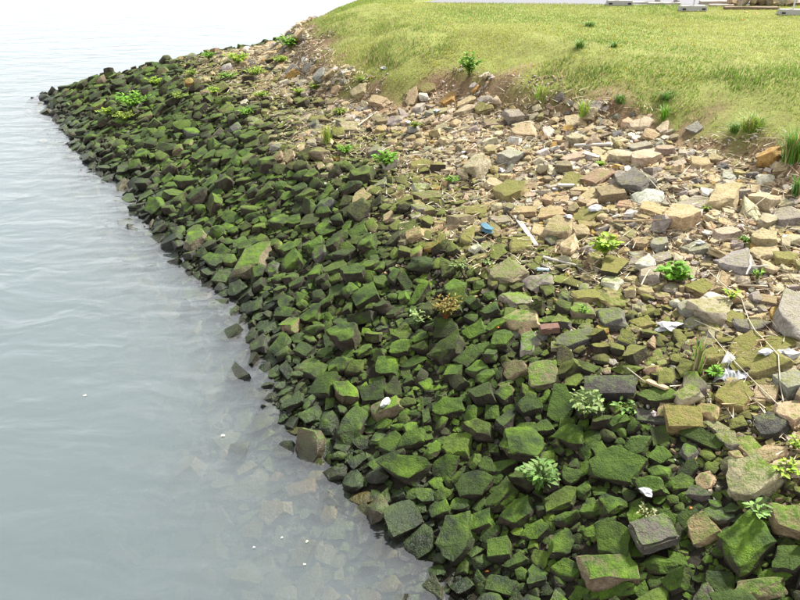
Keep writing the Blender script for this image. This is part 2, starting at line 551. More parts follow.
# hand-placed stones: photo x, y, width, height (pixels), colour, shape, long-axis angle in the photo (deg), label or None
B, S, Wd, Rn, Cu = 'block', 'slab', 'wedge', 'round', 'cube'
HERO = [
 (325,386,38,30,'bright',Wd,15,'big bright green mossy wedge stone at the waterline, with a flat sloping top'),
 (352,428,31,31,'moss',Rn,60,'rounded mossy boulder at the waterline, left below the crumpled white wrapper'),
 (268,330,21,18,'bright',B,0,None),(308,366,29,14,'brown',S,15,None),(296,402,25,20,'moss',B,10,None),(328,423,23,24,'moss',Rn,80,None),
 (307,350,26,18,'moss',B,10,None),(388,366,27,22,'bright',Wd,0,None),(401,348,25,22,'bright',B,-30,None),(414,362,29,12,'bright',S,25,None),
 (330,340,17,20,'moss',S,70,None),(412,440,34,20,'bright',B,20,None),(491,310,28,20,'bright',Wd,0,None),(475,331,31,18,'bright',S,15,None),
 (485,348,25,13,'bright',S,5,None),(521,321,46,22,'tan',B,5,'brown-topped angular rock with a dark front, above the upright grey slab'),
 (530,342,22,27,'grey',S,80,None),(575,339,42,19,'slate',S,8,'flat dark grey slab lying right of the red brick piece'),
 (515,369,27,23,'brown',Wd,20,None),(545,374,38,29,'brown',Wd,20,'brown pointed rock left above the tall mossy triangle stone'),
 (562,400,29,46,'bright',Wd,85,'tall mossy triangular stone with a bare grey tip, left of the black beam'),
 (531,407,36,22,'moss',S,50,None),(450,409,36,21,'bright',B,0,None),(478,370,25,19,'bright',B,25,None),(455,373,18,18,'bright',Cu,0,None),
 (493,415,15,15,'bright',Cu,80,None),(510,411,19,12,'bright',S,10,None),(525,430,27,18,'bright',S,20,None),(543,430,29,22,'moss',B,10,None),
 (574,437,38,27,'bright',B,-30,None),(590,370,27,19,'moss',B,0,None),
 (627,370,31,17,'bright',Rn,0,'bright yellow-green moss-covered round stone just above the black beam'),
 (659,397,47,23,'bright',B,0,'mossy boulder carrying the short tan piece of wood'),
 (684,420,35,27,'olive',Cu,15,'square-edged block with yellow lichen, below the tan piece of wood'),
 (690,449,22,27,'slate',Wd,70,None),
 (616,467,56,40,'bright',Wd,-20,'largest bright mossy rock with a pointed ridge, left of the pale round cobble'),
 (652,419,35,14,'dark',S,-8,None),(617,422,25,15,'bright',B,15,None),(638,446,22,24,'bright',B,60,None),(660,456,21,22,'bright',S,-50,None),
 (407,469,60,38,'bright',B,15,'very large green mossy boulder just right of the waterline'),
 (475,486,37,35,'moss',S,-10,'wide mossy slab with a brown upper left corner, below left of the glossy-leaved plant'),
 (445,468,27,27,'moss',Wd,70,None),(405,519,48,36,'moss',Wd,40,'sloping dark green stone with its foot in the water'),
 (423,542,32,34,'moss',Wd,50,None),(442,510,30,22,'bright',S,55,None),(458,536,35,45,'bright',B,70,'tall knobbly mossy boulder left of the flat-topped green box stone'),
 (427,497,31,18,'bright',Wd,20,None),(461,506,27,16,'bright',B,0,None),
 (481,523,27,20,'bright',Cu,15,'flat-topped bright green box-shaped stone near the bottom'),
 (500,550,24,24,'bright',Cu,10,None),(517,515,41,30,'bright',B,30,None),(518,562,28,19,'bright',B,10,None),
 (538,573,21,30,'bright',Wd,75,None),(505,587,38,30,'bright',B,20,None),(481,563,23,18,'moss',Rn,0,None),(463,587,27,20,'moss',B,0,None),
 (504,469,31,18,'bright',B,15,None),(357,462,22,18,'moss',S,0,None),(380,464,26,16,'bright',S,20,None),(400,498,18,17,'moss',Rn,0,None),
 (608,571,58,37,'brown',B,10,'large dark brown block with a green rim, left below the square paving block'),
 (610,505,29,28,'bright',Rn,40,None),(590,512,25,17,'bright',B,20,None),(597,531,31,17,'bright',S,15,None),(573,478,25,20,'moss',B,0,None),
 (660,475,22,22,'bright',Rn,0,None),(660,566,37,22,'bright',Rn,0,None),(568,570,35,21,'bright',B,0,None),(615,592,42,20,'bright',Wd,10,None),
 (752,480,49,40,'pale',B,20,'large pale grey lichen-speckled boulder near the right edge'),
 (790,522,42,34,'rust',B,-15,'reddish brown rock at the right edge of the picture'),
 (704,531,35,32,'tan',Wd,60,'wedge stone with a tan pointed top and mossy foot, right of the paving block'),
 (746,546,52,44,'bright',B,30,'big mossy rock with a bare brown upper right corner'),
 (718,514,31,18,'slate',S,0,None),(690,520,23,24,'moss',S,60,None),
 (705,482,18,18,'tan',Rn,70,'small tan round cobble left of the large lichen boulder'),(700,493,23,15,'slate',B,-10,None),
 (757,592,52,25,'brown',Rn,5,'rounded speckled brown boulder at the bottom edge'),(790,560,38,32,'moss',B,30,None),(775,578,31,20,'bright',B,0,None),
 (715,311,42,28,'pale',B,30,'big pale olive-grey boulder above the white plastic bag'),
 (611,389,52,23,'dark',Cu,-2,'black squared beam-like block lying across the mossy stones'),
 (795,312,34,50,'grey',B,80,'tall grey boulder cut by the right edge'),
 (612,319,33,24,'slate',B,0,None),(642,323,25,13,'olive',S,0,None),(763,363,47,26,'olive',B,10,'dark olive boulder right of the white plastic bag'),
 (714,358,25,21,'olive',B,30,None),(693,388,33,28,'slate',B,-25,None),(737,396,37,28,'olive',S,25,None),(745,343,23,26,'olive',Wd,50,None),
 (780,343,33,18,'olive',S,20,None),(793,386,26,32,'grey',Cu,5,'square grey block at the right edge above the orange-tan boulder'),
 (792,413,30,28,'peach',B,30,'orange-tan boulder at the right edge where the strings end'),
 (771,427,29,25,'dark',B,20,None),(748,446,33,18,'tan',S,-30,None),(705,440,47,16,'moss',S,-15,None),(715,427,27,11,'pink',S,-20,None),
 (637,183,37,29,'slate',B,25,'dark grey square block high on the bare rubble'),
 (611,195,27,22,'brown',Cu,15,None),(592,194,32,18,'tan',S,25,None),(648,197,31,18,'white',Rn,25,'whitish grey stone below the dark grey square block'),
 (654,210,29,18,'tan',B,5,None),(681,216,37,29,'peach',B,10,'large peach-coloured boulder in the middle of the bare rubble'),
 (599,177,37,16,'rust',S,15,None),(572,180,30,14,'olive',S,20,None),(624,205,23,12,'rust',S,20,None),(586,215,29,16,'olive',S,-20,None),
 (699,203,29,16,'grey',S,30,None),(724,198,27,26,'tan',B,60,None),(790,217,30,20,'grey',B,5,None),
 (770,157,25,22,'ochre',B,20,'yellow ochre stone at the foot of the grass on the right'),
 (729,175,15,18,'grey',S,70,None),(741,263,34,25,'grey',B,30,'lavender grey boulder beside the forked pale root'),(729,235,29,18,'pink',B,0,None),
 (510,193,38,23,'olive',B,5,'pale olive flat-faced block above the white slat'),
 (460,221,23,21,'brown',Cu,-30,None),(477,211,27,16,'olive',S,20,None),(523,211,29,14,'tan',S,15,None),(550,213,29,13,'tan',S,10,None),
 (560,229,35,26,'tan',B,0,None),(520,246,25,16,'olive',B,10,None),(510,274,41,26,'brown',B,30,None),(538,283,33,20,'grey',Rn,0,None),
 (518,298,35,21,'grey',S,-25,None),(468,236,16,17,'olive',B,60,None),(427,197,35,12,'brown',S,-5,None),(480,286,17,17,'bright',Rn,0,None),
 (490,297,15,14,'bright',Rn,0,None),(457,289,29,18,'bright',B,-10,None),
 (367,297,28,20,'bright',Cu,30,'bright green rhombus-shaped mossy plate in mid slope'),
 (358,232,23,16,'bright',S,25,None),(410,228,25,15,'bright',S,15,None),
 (253,262,31,30,'brown',B,60,'brown-grey upright rock among green stones near the waterline'),
 (174,241,25,18,'moss',B,20,None),(196,241,27,26,'brown',B,-40,None),(216,262,29,18,'bright',B,15,None),(224,278,20,13,'brown',Cu,0,None),
 (250,247,25,18,'bright',B,10,None),(290,250,31,15,'bright',B,10,None),(292,262,29,22,'bright',B,0,None),(316,247,23,20,'bright',Rn,30,None),
 (238,290,21,16,'bright',B,30,None),(247,309,18,14,'moss',B,0,None),(142,155,17,12,'bright',B,15,None),(137,76,15,10,'moss',B,0,None),(94,82,16,8,'moss',B,0,None),
 (359,92,21,15,'tan',B,20,None),(427,88,19,13,'olive',S,30,None),(412,96,14,18,'tan',S,80,None),(380,101,23,14,'tan',B,10,None),
 (450,98,15,16,'ochre',S,50,None),(467,101,23,12,'tan',S,20,None),(485,109,21,12,'olive',B,0,None),(465,111,20,13,'pale',B,0,None),
 (395,121,18,12,'grey',Rn,0,None),(494,123,21,10,'brown',S,5,None),(510,157,25,20,'grey',B,-20,'grey broken stone beside a scrap of white paper'),
 (525,132,27,16,'tan',B,0,None),(420,166,25,13,'olive',B,20,None),(641,124,27,12,'pale',S,15,None),(575,157,27,16,'pink',S,0,None),
 (666,151,21,16,'pink',B,0,None),(663,127,12,15,'pale',S,70,None),(700,164,21,18,'tan',B,20,None),(715,160,14,14,'rust',B,0,None),
 (695,128,19,10,'grey',S,15,None),(573,121,20,12,'pale',S,20,None),(640,147,26,9,'grey',S,10,None),(745,262,14,9,'grey',S,0,None),
 (765,255,30,12,'tan',B,0,None),(783,258,26,16,'olive',B,-10,None),(716,298,26,13,'white',S,-30,None),(640,262,20,13,'grey',B,0,None),
 (660,258,26,13,'grey',S,0,None),(697,248,28,14,'grey',B,0,None),(770,300,20,16,'rust',S,40,None),(778,312,14,24,'ochre',S,80,None),
 (690,310,22,20,'grey',B,40,None),(700,287,26,16,'olive',S,15,None),(612,283,26,14,'white',B,-20,None),(585,297,30,16,'olive',B,10,None),
 (583,312,26,18,'brown',B,0,None),(645,292,18,12,'tan',B,0,None),(734,318,28,16,'olive',S,30,None),(752,328,34,14,'slate',B,0,None),
]
# stones seen through the water
SUNK = [(190,538,38,22,'olive',S,0),(272,583,50,26,'olive',S,5),(310,582,26,40,'tan',S,70),(330,516,18,18,'tan',B,60),(240,493,52,22,'olive',S,20),
 (390,585,30,20,'olive',B,0),(300,490,40,14,'tan',S,10),(205,585,30,30,'olive',B,0),(300,432,30,9,'olive',S,0),(215,420,26,10,'pale',S,0),
 (362,500,30,16,'olive',S,10),(338,563,22,14,'rust',S,0),(350,585,30,12,'olive',S,0),(277,478,14,12,'tan',B,0),(320,478,32,10,'olive',S,0),(390,555,24,14,'olive',S,0)]

def hero_stone(px, py, w, h, tone, shape, ang, label, seed):
    r = random.Random(seed)
    p = hit(px, py)
    for _ in range(2):
        dist = math.sqrt(p.x ** 2 + p.y ** 2 + (p.z - CAM_H) ** 2)
        c_guess = h * dist / FPX * 0.22
        p = hit(px, py, c_guess)
    m = dist / FPX
    ca, sa = math.cos(math.radians(ang)), math.sin(math.radians(ang))
    steep = abs(sa)
    L, Wm = (w * m, h * m) if ang < 50 else (h * m, w * m)
    # long axis laid out on the slope
    q0, q1 = hit(px - 4 * ca, py + 4 * sa), hit(px + 4 * ca, py - 4 * sa)
    dv = q1 - q0
    s = Stone()
    n = slope_normal(p.x, p.y)
    view = Vector((p.x, p.y, p.z - CAM_H)).normalized()
    face = max(0.35, -view.dot(n))
    thick = {'slab': 0.30, 'block': 0.42, 'wedge': 0.42, 'round': 0.48, 'cube': 0.42}[shape]
    s.a = L * 0.53 if ang < 50 else L * 0.5 / max(face, 0.55)
    s.b = (Wm * 0.5 - thick * Wm * 0.5 * 0.4) / face if ang < 50 else Wm * 0.52
    s.b = min(s.b, s.a * 1.05)
    s.c = max(0.03, min(thick * max(Wm, 0.5 * L) * 0.85, s.b * 0.9))
    s.a *= 0.93; s.b *= 0.93; s.c *= 0.95
    yaw = math.atan2(dv.y, dv.x)
    s.x, s.y = p.x, p.y
    s.z = hgt(p.x, p.y) + s.c * 0.45
    s.R = rot_for(n, yaw, r.uniform(0, 0.2), r.uniform(0, 6.28))
    s.shape, s.tone, s.seed = shape, tone, seed
    s.col = vary(PALETTE[tone], r, 0.1)
    zt = float(tide_height(p.x, p.y))
    if tone == 'dark': s.moss = 0.05
    elif tone == 'bright': s.moss = 0.97
    elif tone == 'moss': s.moss = 0.82
    elif tone == 'olive': s.moss = 0.48
    else: s.moss = float(np.interp(p.z - zt, [-0.5, -0.1, 0.15, 0.4], [0.50, 0.38, 0.22, 0.04]))
    s.hue = 0.85 if tone == 'olive' else float(np.interp(p.z - zt, [-0.1, 0.25], [0.0, 0.8]))
    s.label, s.hero, s.name = label, True, None
    return s

for i, hrow in enumerate(HERO):
    STONES.append(hero_stone(*hrow, 1000 + i))
for i, hrow in enumerate(SUNK):
    s = hero_stone(*hrow, None, 3000 + i)
    s.moss = 0.3; s.name = 'submerged_stone'; s.col = tuple(v * k for v, k in zip(s.col, (0.8, 0.68, 0.5)))
    STONES.append(s)

# ---- the rest: dart throwing, big ones first
CELL = 0.5
GRID = {}
def grid_ok(x, y, r, k):
    cx, cy = int(x // CELL), int(y // CELL)
    for i in (cx - 1, cx, cx + 1):
        for j in (cy - 1, cy, cy + 1):
            for (qx, qy, qr) in GRID.get((i, j), ()):
                dx, dy = qx - x, qy - y
                m = k * (r + qr)
                if dx * dx + dy * dy < m * m: return False
    return True
def grid_add(x, y, r):
    GRID.setdefault((int(x // CELL), int(y // CELL)), []).append((x, y, r))
for s in STONES:
    grid_add(s.x, s.y, (s.a + s.b) / 2 * 0.92)

def candidates(n, seed, zone):
    r = np.random.default_rng(seed)
    x = r.uniform(-12, 9.5, n); y = r.uniform(2.2, 27, n)
    z, d, g = fields(x, y)
    px, py, fw = project(x, y, z)
    ok = (px > -150) & (px < 980) & (py > -60) & (py < 760) & zone(z, d, g, x, y)
    return x[ok], y[ok], z[ok], d[ok], g[ok]

def stone_at(x, y, z, a, rnd, lay):
    s = Stone()
    zt = float(tide_height(x, y))
    s.seed = rnd.randrange(10 ** 6)
    s.shape = rnd.choice([B, B, B, S, S, S, Wd, Wd, Rn])
    s.a = a; s.b = a * rnd.uniform(0.58, 0.95); s.c = a * (rnd.uniform(0.26, 0.42) if s.shape == S else rnd.uniform(0.38, 0.66))
    s.x, s.y = x, y
    s.z = z + s.c * rnd.uniform(*lay)
    s.R = rot_for(slope_normal(x, y), rnd.uniform(0, 6.28), abs(rnd.gauss(0, 0.26)), rnd.uniform(0, 6.28))
    hz = z - zt
    pm = float(np.interp(hz, [-0.2, 0.05, 0.2], [1, 0.5, 0]))
    s.hue = min(1.0, max(0.0, float(np.interp(hz, [-0.22, 0.15], [0.0, 0.9])) + rnd.uniform(-0.15, 0.15)))
    if rnd.random() < pm:
        s.tone = rnd.choices(['bright', 'moss', 'brown', 'slate'], [5, 4, 0.3, 0.3] if a > 0.05 else [1.2, 5, 0.8, 0.8])[0]  # smallest stones mostly dark moss, adding painted shade to the gaps
        s.moss = {'bright': rnd.uniform(0.8, 1.0), 'moss': rnd.uniform(0.5, 0.8)}.get(s.tone, rnd.uniform(0.46, 0.6))
        if hz > -0.12: s.moss = min(s.moss, rnd.uniform(0.5, 0.85))
    else:
        s.tone = rnd.choices(['tan', 'pale', 'brown', 'grey', 'peach', 'pink', 'rust', 'olive', 'ochre', 'white', 'slate'], [8.5, 7, 3.5, 4, 2.6, 0.8, 0.6, 1.5, 0.7, 1.8, 0.8])[0]
        s.moss = max(0.0, float(np.interp(hz, [0, 0.16, 0.34], [0.42, 0.24, 0.0])) + rnd.uniform(-0.16, 0.08))
    if z < -0.28:
        s.tone = rnd.choice(['olive', 'tan', 'brown', 'tan']); s.moss = rnd.uniform(0.15, 0.45); s.hue = 0.8
    elif z < -0.02:
        s.tone = rnd.choice(['moss', 'moss', 'brown', 'bright']); s.moss = rnd.uniform(0.4, 0.75); s.hue = float(np.interp(z, [-0.6, -0.1], [0.7, 0.1]))
    s.col = vary(PALETTE[s.tone], rnd)
    s.label, s.hero, s.name = None, False, None
    return s

def throw(n, seed, zone, size, k, lay):
    rnd = random.Random(seed)
    x, y, z, d, g = candidates(n, seed, zone)
    a = np.array([size(rnd, z[i], g[i]) for i in range(len(x))])
    for i in np.argsort(-a):
        r = a[i] * 0.78
        if grid_ok(x[i], y[i], r, k):
            grid_add(x[i], y[i], r)
            STONES.append(stone_at(x[i], y[i], float(z[i]), float(a[i]), rnd, lay))

def below_grass(z, d, g, x, y):
    return (d > -4.2) & (g < 0.15 + (fnoise(x, y, 0.9, 33) - 0.5) * 1.3)
def size_main(r, z, g):
    if z < 1.05: return min(0.22, max(0.055, r.lognormvariate(math.log(0.088), 0.36)))
    return min(0.22, max(0.04, r.lognormvariate(math.log(0.054), 0.46)))
throw(60000, 51, below_grass, size_main, 0.74, (0.3, 1.15))
throw(60000, 52, below_grass, lambda r, z, g: r.uniform(0.042, 0.07), 0.64, (0.1, 0.75))
throw(130000, 53, below_grass, lambda r, z, g: r.uniform(0.022, 0.042), 0.6, (0.0, 0.9))
print('stones', len(STONES))

# ---- sizes in the picture; the largest become things of their own
xyz = np.array([(s.x, s.y, s.z) for s in STONES])
PX, PY, FW = project(xyz[:, 0], xyz[:, 1], xyz[:, 2])
for s, px, py, fw in zip(STONES, PX, PY, FW):
    s.px, s.py = float(px), float(py)
    s.area = s.a * s.b / (fw * fw) * FPX * FPX
in_view = lambda s: -4 < s.px < 804 and 2 < s.py < 604

def is_mossy(s): return s.moss >= 0.45
pool = [s for s in STONES if in_view(s) and s.z > -0.03 and s.name is None]
def pick(test, n):
    L = sorted([s for s in pool if test(s)], key=lambda s: -(s.area + (1e6 if s.hero else 0)))
    return L[:n]
SINGLE = pick(is_mossy, 300) + pick(lambda s: not is_mossy(s), 300)
single_ids = {id(s) for s in SINGLE}

def stone_arrays(s, level):
    L = PROTO[(s.shape, level)]
    V, T = L[s.seed % len(L)]
    sgn = np.array([1 if s.seed & 2 else -1, 1 if s.seed & 4 else -1, 1], np.float32)
    P = (V * sgn * np.array([s.a, s.b, s.c], np.float32)) @ s.R.T
    if sgn[0] * sgn[1] < 0: T = T[:, ::-1]
    return P, T

# landmarks to tell stones apart by
LAND = [('the square grey paving block',653,537),('the black squared beam',611,390),('the white wooden slat',525,232),('the blue rag',487,227),
 ('the crumpled white wrapper',386,403),('the glossy-leaved plant',540,475),('the reddish-stemmed plant',445,308),('the bright green clover clump',675,272),
 ('the yellow-green lobed plant',605,247),('the grass tuft',697,350),('the white plastic bag',737,370),('the large peach boulder',681,216),
 ('the dark square block',637,183),('the yellow ochre stone',770,157),('the leafy bush',470,62),('the tall grey boulder',795,312),
 ('the orange-tan boulder',792,413),('the large lichen boulder',752,480),('the far tip of the bank',48,92),('the far weed patch',130,100),
 ('the crumpled white plastic',668,327),('the pale olive block',510,193),('the brown upright rock',253,262),('the big waterline wedge stone',325,386),
 ('the mossy rhombus plate',367,297),('the very large mossy boulder',407,469),('the tall mossy triangle stone',562,400),('the bottom edge middle',505,598),
 ('the largest ridged mossy rock',616,467),('the big brown-cornered mossy rock',746,546),('the grey stone by the paper',510,157),('the weeds at the rubble crest',290,42),
 ('the yellowish weeds',385,155),('the white plank',592,147),('the dipping bend of the waterline',130,182)]
ORD = ['nearest', 'second nearest', 'third nearest', 'fourth nearest', 'fifth nearest', 'sixth nearest', 'seventh nearest', 'eighth nearest', 'ninth nearest',
       'tenth nearest', 'eleventh nearest', 'twelfth nearest'] + ['farther off'] * 60
COLWORD = {'tan':'tan','brown':'brown','grey':'grey','dark':'blackish','peach':'peach','white':'whitish','ochre':'ochre','olive':'olive','pink':'pinkish',
           'rust':'rust-brown','slate':'dark grey','pale':'pale beige','moss':'dark green mossy','bright':'bright green mossy'}
SHAPEWORD = {'block':'blocky','slab':'flat','wedge':'wedge-shaped','round':'rounded','cube':'squared'}
def auto_labels(singles):
    groups = {}
    for s in singles:
        if s.label: continue
        best = min(LAND, key=lambda l: math.hypot(l[1] - s.px, l[2] - s.py))
        dx, dy = s.px - best[1], s.py - best[2]
        a = math.degrees(math.atan2(-dy, dx)) % 360
        where = ['right of', 'above right of', 'above', 'above left of', 'left of', 'below left of', 'below', 'below right of'][int((a + 22.5) // 45) % 8]
        size = 'large' if s.area > 260 else 'medium' if s.area > 70 else 'small'
        if s.moss >= 0.45:
            cw = COLWORD[s.tone] if s.tone in ('moss', 'bright') else 'half-mossed ' + COLWORD[s.tone]
        else: cw = COLWORD[s.tone]
        key = (size, cw, SHAPEWORD[s.shape], where, best[0])
        groups.setdefault(key, []).append((math.hypot(dx, dy), s))
    for key, L in groups.items():
        L.sort(key=lambda q: q[0])
        for i, (_, s) in enumerate(L):
            t = '%s %s %s stone %s %s' % key
            if len(L) > 1: t += ', ' + ORD[i]
            while len(t.replace('-', ' ').split()) > 16: t = t.split(' ', 1)[1]
            s.label = t
auto_labels(SINGLE)
SUNK_NAMES = ['pale slab under clear water nearest the left', 'wide submerged slab at the bottom edge']
for s in SINGLE:
    P, T = stone_arrays(s, 2)
    me = mesh_np('stone', P, T, np.tile(np.array([*s.col, s.moss], np.float32), (len(P), 1)), sharp=38, hue=np.full(len(P), s.hue))
    name = 'mossy_stone' if is_mossy(s) else 'rubble_stone'
    o = link(name, me, M_STONE)
    o.location = (s.x, s.y, s.z)
    tag(o, s.label, 'stone', 'mossy stones below the tide line' if is_mossy(s) else 'bare stones on the upper slope')
    s.land = o
sunk = sorted([s for s in STONES if s.name == 'submerged_stone'], key=lambda s: s.px)
for i, s in enumerate(sunk):
    P, T = stone_arrays(s, 1)
    me = mesh_np('submerged_stone', P, T, np.tile(np.array([*s.col, s.moss], np.float32), (len(P), 1)), sharp=38, hue=np.full(len(P), 0.7))
    o = link('submerged_stone', me, M_STONE); o.location = (s.x, s.y, s.z)
    od = ['leftmost', 'second', 'third', 'fourth', 'fifth', 'sixth', 'seventh', 'eighth', 'ninth', 'tenth', 'eleventh', 'twelfth', 'thirteenth', 'fourteenth', 'fifteenth', 'rightmost'][i]
    tag(o, '%s brownish stone under the shallow water%s' % (od, '' if i in (0, 15) else ', counted from the left'), 'stone', 'stones seen through the shallow water')

def merge(name, label, items, levels):
    Vs, Ts, Cs, Hs, n = [], [], [], [], 0
    for s in items:
        P, T = stone_arrays(s, levels(s))
        Vs.append(P + np.array([s.x, s.y, s.z], np.float32)); Ts.append(T + n); n += len(P)
        Cs.append(np.tile(np.array([*s.col, s.moss], np.float32), (len(P), 1))); Hs.append(np.full(len(P), s.hue, np.float32))
    me = mesh_np(name, np.concatenate(Vs), np.concatenate(Ts), np.concatenate(Cs), sharp=38, hue=np.concatenate(Hs))
    return tag(link(name, me, M_STONE), label, 'rubble', kind='stuff')
rest = [s for s in STONES if id(s) not in single_ids and s.name is None]
lev = lambda s: 1 if s.area > 25 else 0
merge('mossy_rubble', 'mass of small green mossy stones filling the lower slope', [s for s in rest if s.z > -0.03 and is_mossy(s)], lev)
merge('bare_rubble', 'mass of small bare tan and grey stones on the upper slope', [s for s in rest if s.z > -0.03 and not is_mossy(s)], lev)
merge('submerged_rubble', 'mass of small brownish stones lying under the shallow water', [s for s in rest if s.z <= -0.03], lambda s: 0)

# gravel between the bare stones
def build_gravel():
    rnd = random.Random(77)
    x, y, z, d, g = candidates(90000, 78, lambda z, d, g, x, y: (z > tide_height(x, y) - 0.25) & (g < 0.3 + (fnoise(x, y, 0.8, 41) - 0.5) * 1.6))
    L = PROTO[('block', 0)]
    Vs, Ts, Cs, n = [], [], [], 0
    tones = ['tan', 'pale', 'peach', 'grey', 'pink', 'brown', 'white']
    for i in range(min(len(x), 26000)):
        a = rnd.uniform(0.010, 0.034)
        V, T = L[rnd.randrange(len(L))]
        M = np.array(Euler((rnd.gauss(0, 0.5), rnd.gauss(0, 0.5), rnd.uniform(0, 6.28))).to_matrix(), np.float32)
        P = (V * np.array([a, a * rnd.uniform(0.5, 0.9), a * rnd.uniform(0.3, 0.6)], np.float32)) @ M.T + np.array([x[i], y[i], z[i] + a * 0.4], np.float32)
        Vs.append(P); Ts.append(T + n); n += len(P)
        c = vary(PALETTE[rnd.choice(tones)], rnd, 0.2)
        Cs.append(np.tile(np.array([*c, 0.0], np.float32), (len(P), 1)))
    me = mesh_np('gravel', np.concatenate(Vs), np.concatenate(Ts), np.concatenate(Cs))
    tag(link('gravel', me, M_STONE), 'fine tan gravel between the bare stones', 'gravel', kind='stuff')
build_gravel()

# dry stalks and litter among the bare stones
def build_straw():
    r = np.random.default_rng(91)
    x, y, z, d, g = candidates(60000, 92, lambda z, d, g, x, y: (z > tide_height(x, y) - 0.05) & (g < 0.5) & (fnoise(x, y, 1.2, 61) > 0.44))
    n = min(len(x), 5200); x, y, z = x[:n], y[:n], z[:n]
    yaw = r.uniform(0, np.pi, n); L = r.uniform(0.04, 0.17, n); w = r.uniform(0.0025, 0.006, n)
    lift = r.uniform(0.02, 0.09, n); tip = r.uniform(-0.03, 0.04, n)
    dx, dy = np.cos(yaw) * L, np.sin(yaw) * L
    nx, ny = -np.sin(yaw) * w, np.cos(yaw) * w
    P = np.stack([np.stack([x - dx - nx, y - dy - ny, z + lift - tip], 1), np.stack([x - dx + nx, y - dy + ny, z + lift - tip], 1),
                  np.stack([x + dx, y + dy, z + lift + tip], 1), np.stack([x, y, z + lift + w * 2.0], 1)], 1).reshape(-1, 3)
    k = np.arange(n) * 4
    T = np.stack([np.stack([k, k + 2, k + 3], 1), np.stack([k + 1, k + 3, k + 2], 1), np.stack([k, k + 3, k + 1], 1), np.stack([k, k + 1, k + 2], 1)], 1).reshape(-1, 3)
    c = np.array([[0.50, 0.42, 0.27], [0.60, 0.52, 0.38], [0.33, 0.24, 0.14]])[r.integers(0, 3, n)] * r.uniform(0.8, 1.15, (n, 1))
    C = np.repeat(np.concatenate([c, np.ones((n, 1))], 1), 4, 0)
    tag(link('dry_litter', mesh_np('dry_litter', P, T, C), M_STRAW), 'scattered dry reed stalks among the bare stones', 'litter', kind='stuff')
build_straw()

# ------------------------------------------------------------------ grass
def build_grass():
    r = np.random.default_rng(17)
    n = 620000
    x = r.uniform(-4.5, 15, n); y = r.uniform(6, 30, n)
    z, d, g = fields(x, y)
    px, py, fw = project(x, y, z)
    road = (y > ROAD_Y + 0.02 * np.abs(x - 9) + 0.35 - 0.45 * sstep(x, 1, 9)) & (x > 0.4) & (y < ROAD_Y + 5.2)
    edge = g + (fnoise(x, y, 0.9, 33) - 0.5) * 1.5
    bare = fnoise(x, y, 0.8, 57)
    slope = sstep(g, 3.2, 0.6)
    keep = (px > -40) & (px < 940) & (py > -30) & (edge > -0.15) & ~road
    dens = np.where(slope > 0.3, sstep(edge, -0.2, 0.9) * (0.25 + 0.75 * sstep(bare, 0.40, 0.56)), 0.8) * 0.95
    keep &= r.random(n) < dens
    x, y, z, g, edge, slope, bare = (q[keep] for q in (x, y, z, g, edge, slope, bare))
    n = len(x)
    lush = sstep(fnoise(x, y, 1.5, 71), 0.46, 0.62) * (0.25 + 0.75 * slope)
    hgt_b = r.uniform(0.020, 0.045, n) * (1 - slope) + r.uniform(0.028, 0.07, n) * slope
    hgt_b = hgt_b * (0.8 + 0.9 * lush)
    w = r.uniform(0.006, 0.012, n)
    yaw = r.uniform(0, 2 * np.pi, n); lean = r.uniform(0.1, 0.9, n) * hgt_b; ld = r.uniform(0, 2 * np.pi, n)
    bx, by = np.cos(yaw) * w, np.sin(yaw) * w
    P = np.stack([np.stack([x - bx, y - by, z - 0.012], 1), np.stack([x + bx, y + by, z - 0.012], 1),
                  np.stack([x + np.cos(ld) * lean, y + np.sin(ld) * lean, z + hgt_b], 1)], 1).reshape(-1, 3)
    T = np.arange(n * 3).reshape(-1, 3)
    pat = fnoise(x, y, 2.2, 81) + 0.25 * (r.random(n) - 0.5)
    green = np.array([0.155, 0.260, 0.032]); yel = np.array([0.360, 0.385, 0.100]); dry = np.array([0.42, 0.34, 0.18]); deep = np.array([0.070, 0.145, 0.022])
    k = sstep(pat, 0.36, 0.60)[:, None]
    c = green * (1 - k) + yel * k
    kl = (lush * 0.6)[:, None]
    c = c * (1 - kl) + deep * kl
    dr = (r.random(n) < 0.12 + 0.24 * slope * (1 - sstep(edge, 0.2, 1.4)))[:, None]
    c = np.where(dr, dry, c) * r.uniform(0.8, 1.2, (n, 1))
    C = np.repeat(np.concatenate([c, np.ones((n, 1))], 1), 3, 0)
    print('blades', n)
    tag(link('grass', mesh_np('grass', P, T, C), M_GRASS), 'short yellow-green grass on the top and shoulder of the bank', 'grass', kind='stuff')

# ------------------------------------------------------------------ small things: placed on whatever surface the photo shows them on
bpy.context.view_layer.update()
DG = bpy.context.evaluated_depsgraph_get()
def top(px, py):
    """first stone or ground surface along the line of sight of a photo pixel"""
    a, b, c = (float(v) for v in ray(px, py))
    ok, loc, nrm, *_ = SC.ray_cast(DG, Vector((0, 0, CAM_H)), Vector((a, b, c)).normalized())
    return (loc.copy(), nrm.copy()) if ok else (hit(px, py), Vector((0, 0, 1)))
def metres(p, pixels):
    return pixels * (p - Vector((0, 0, CAM_H))).length / FPX

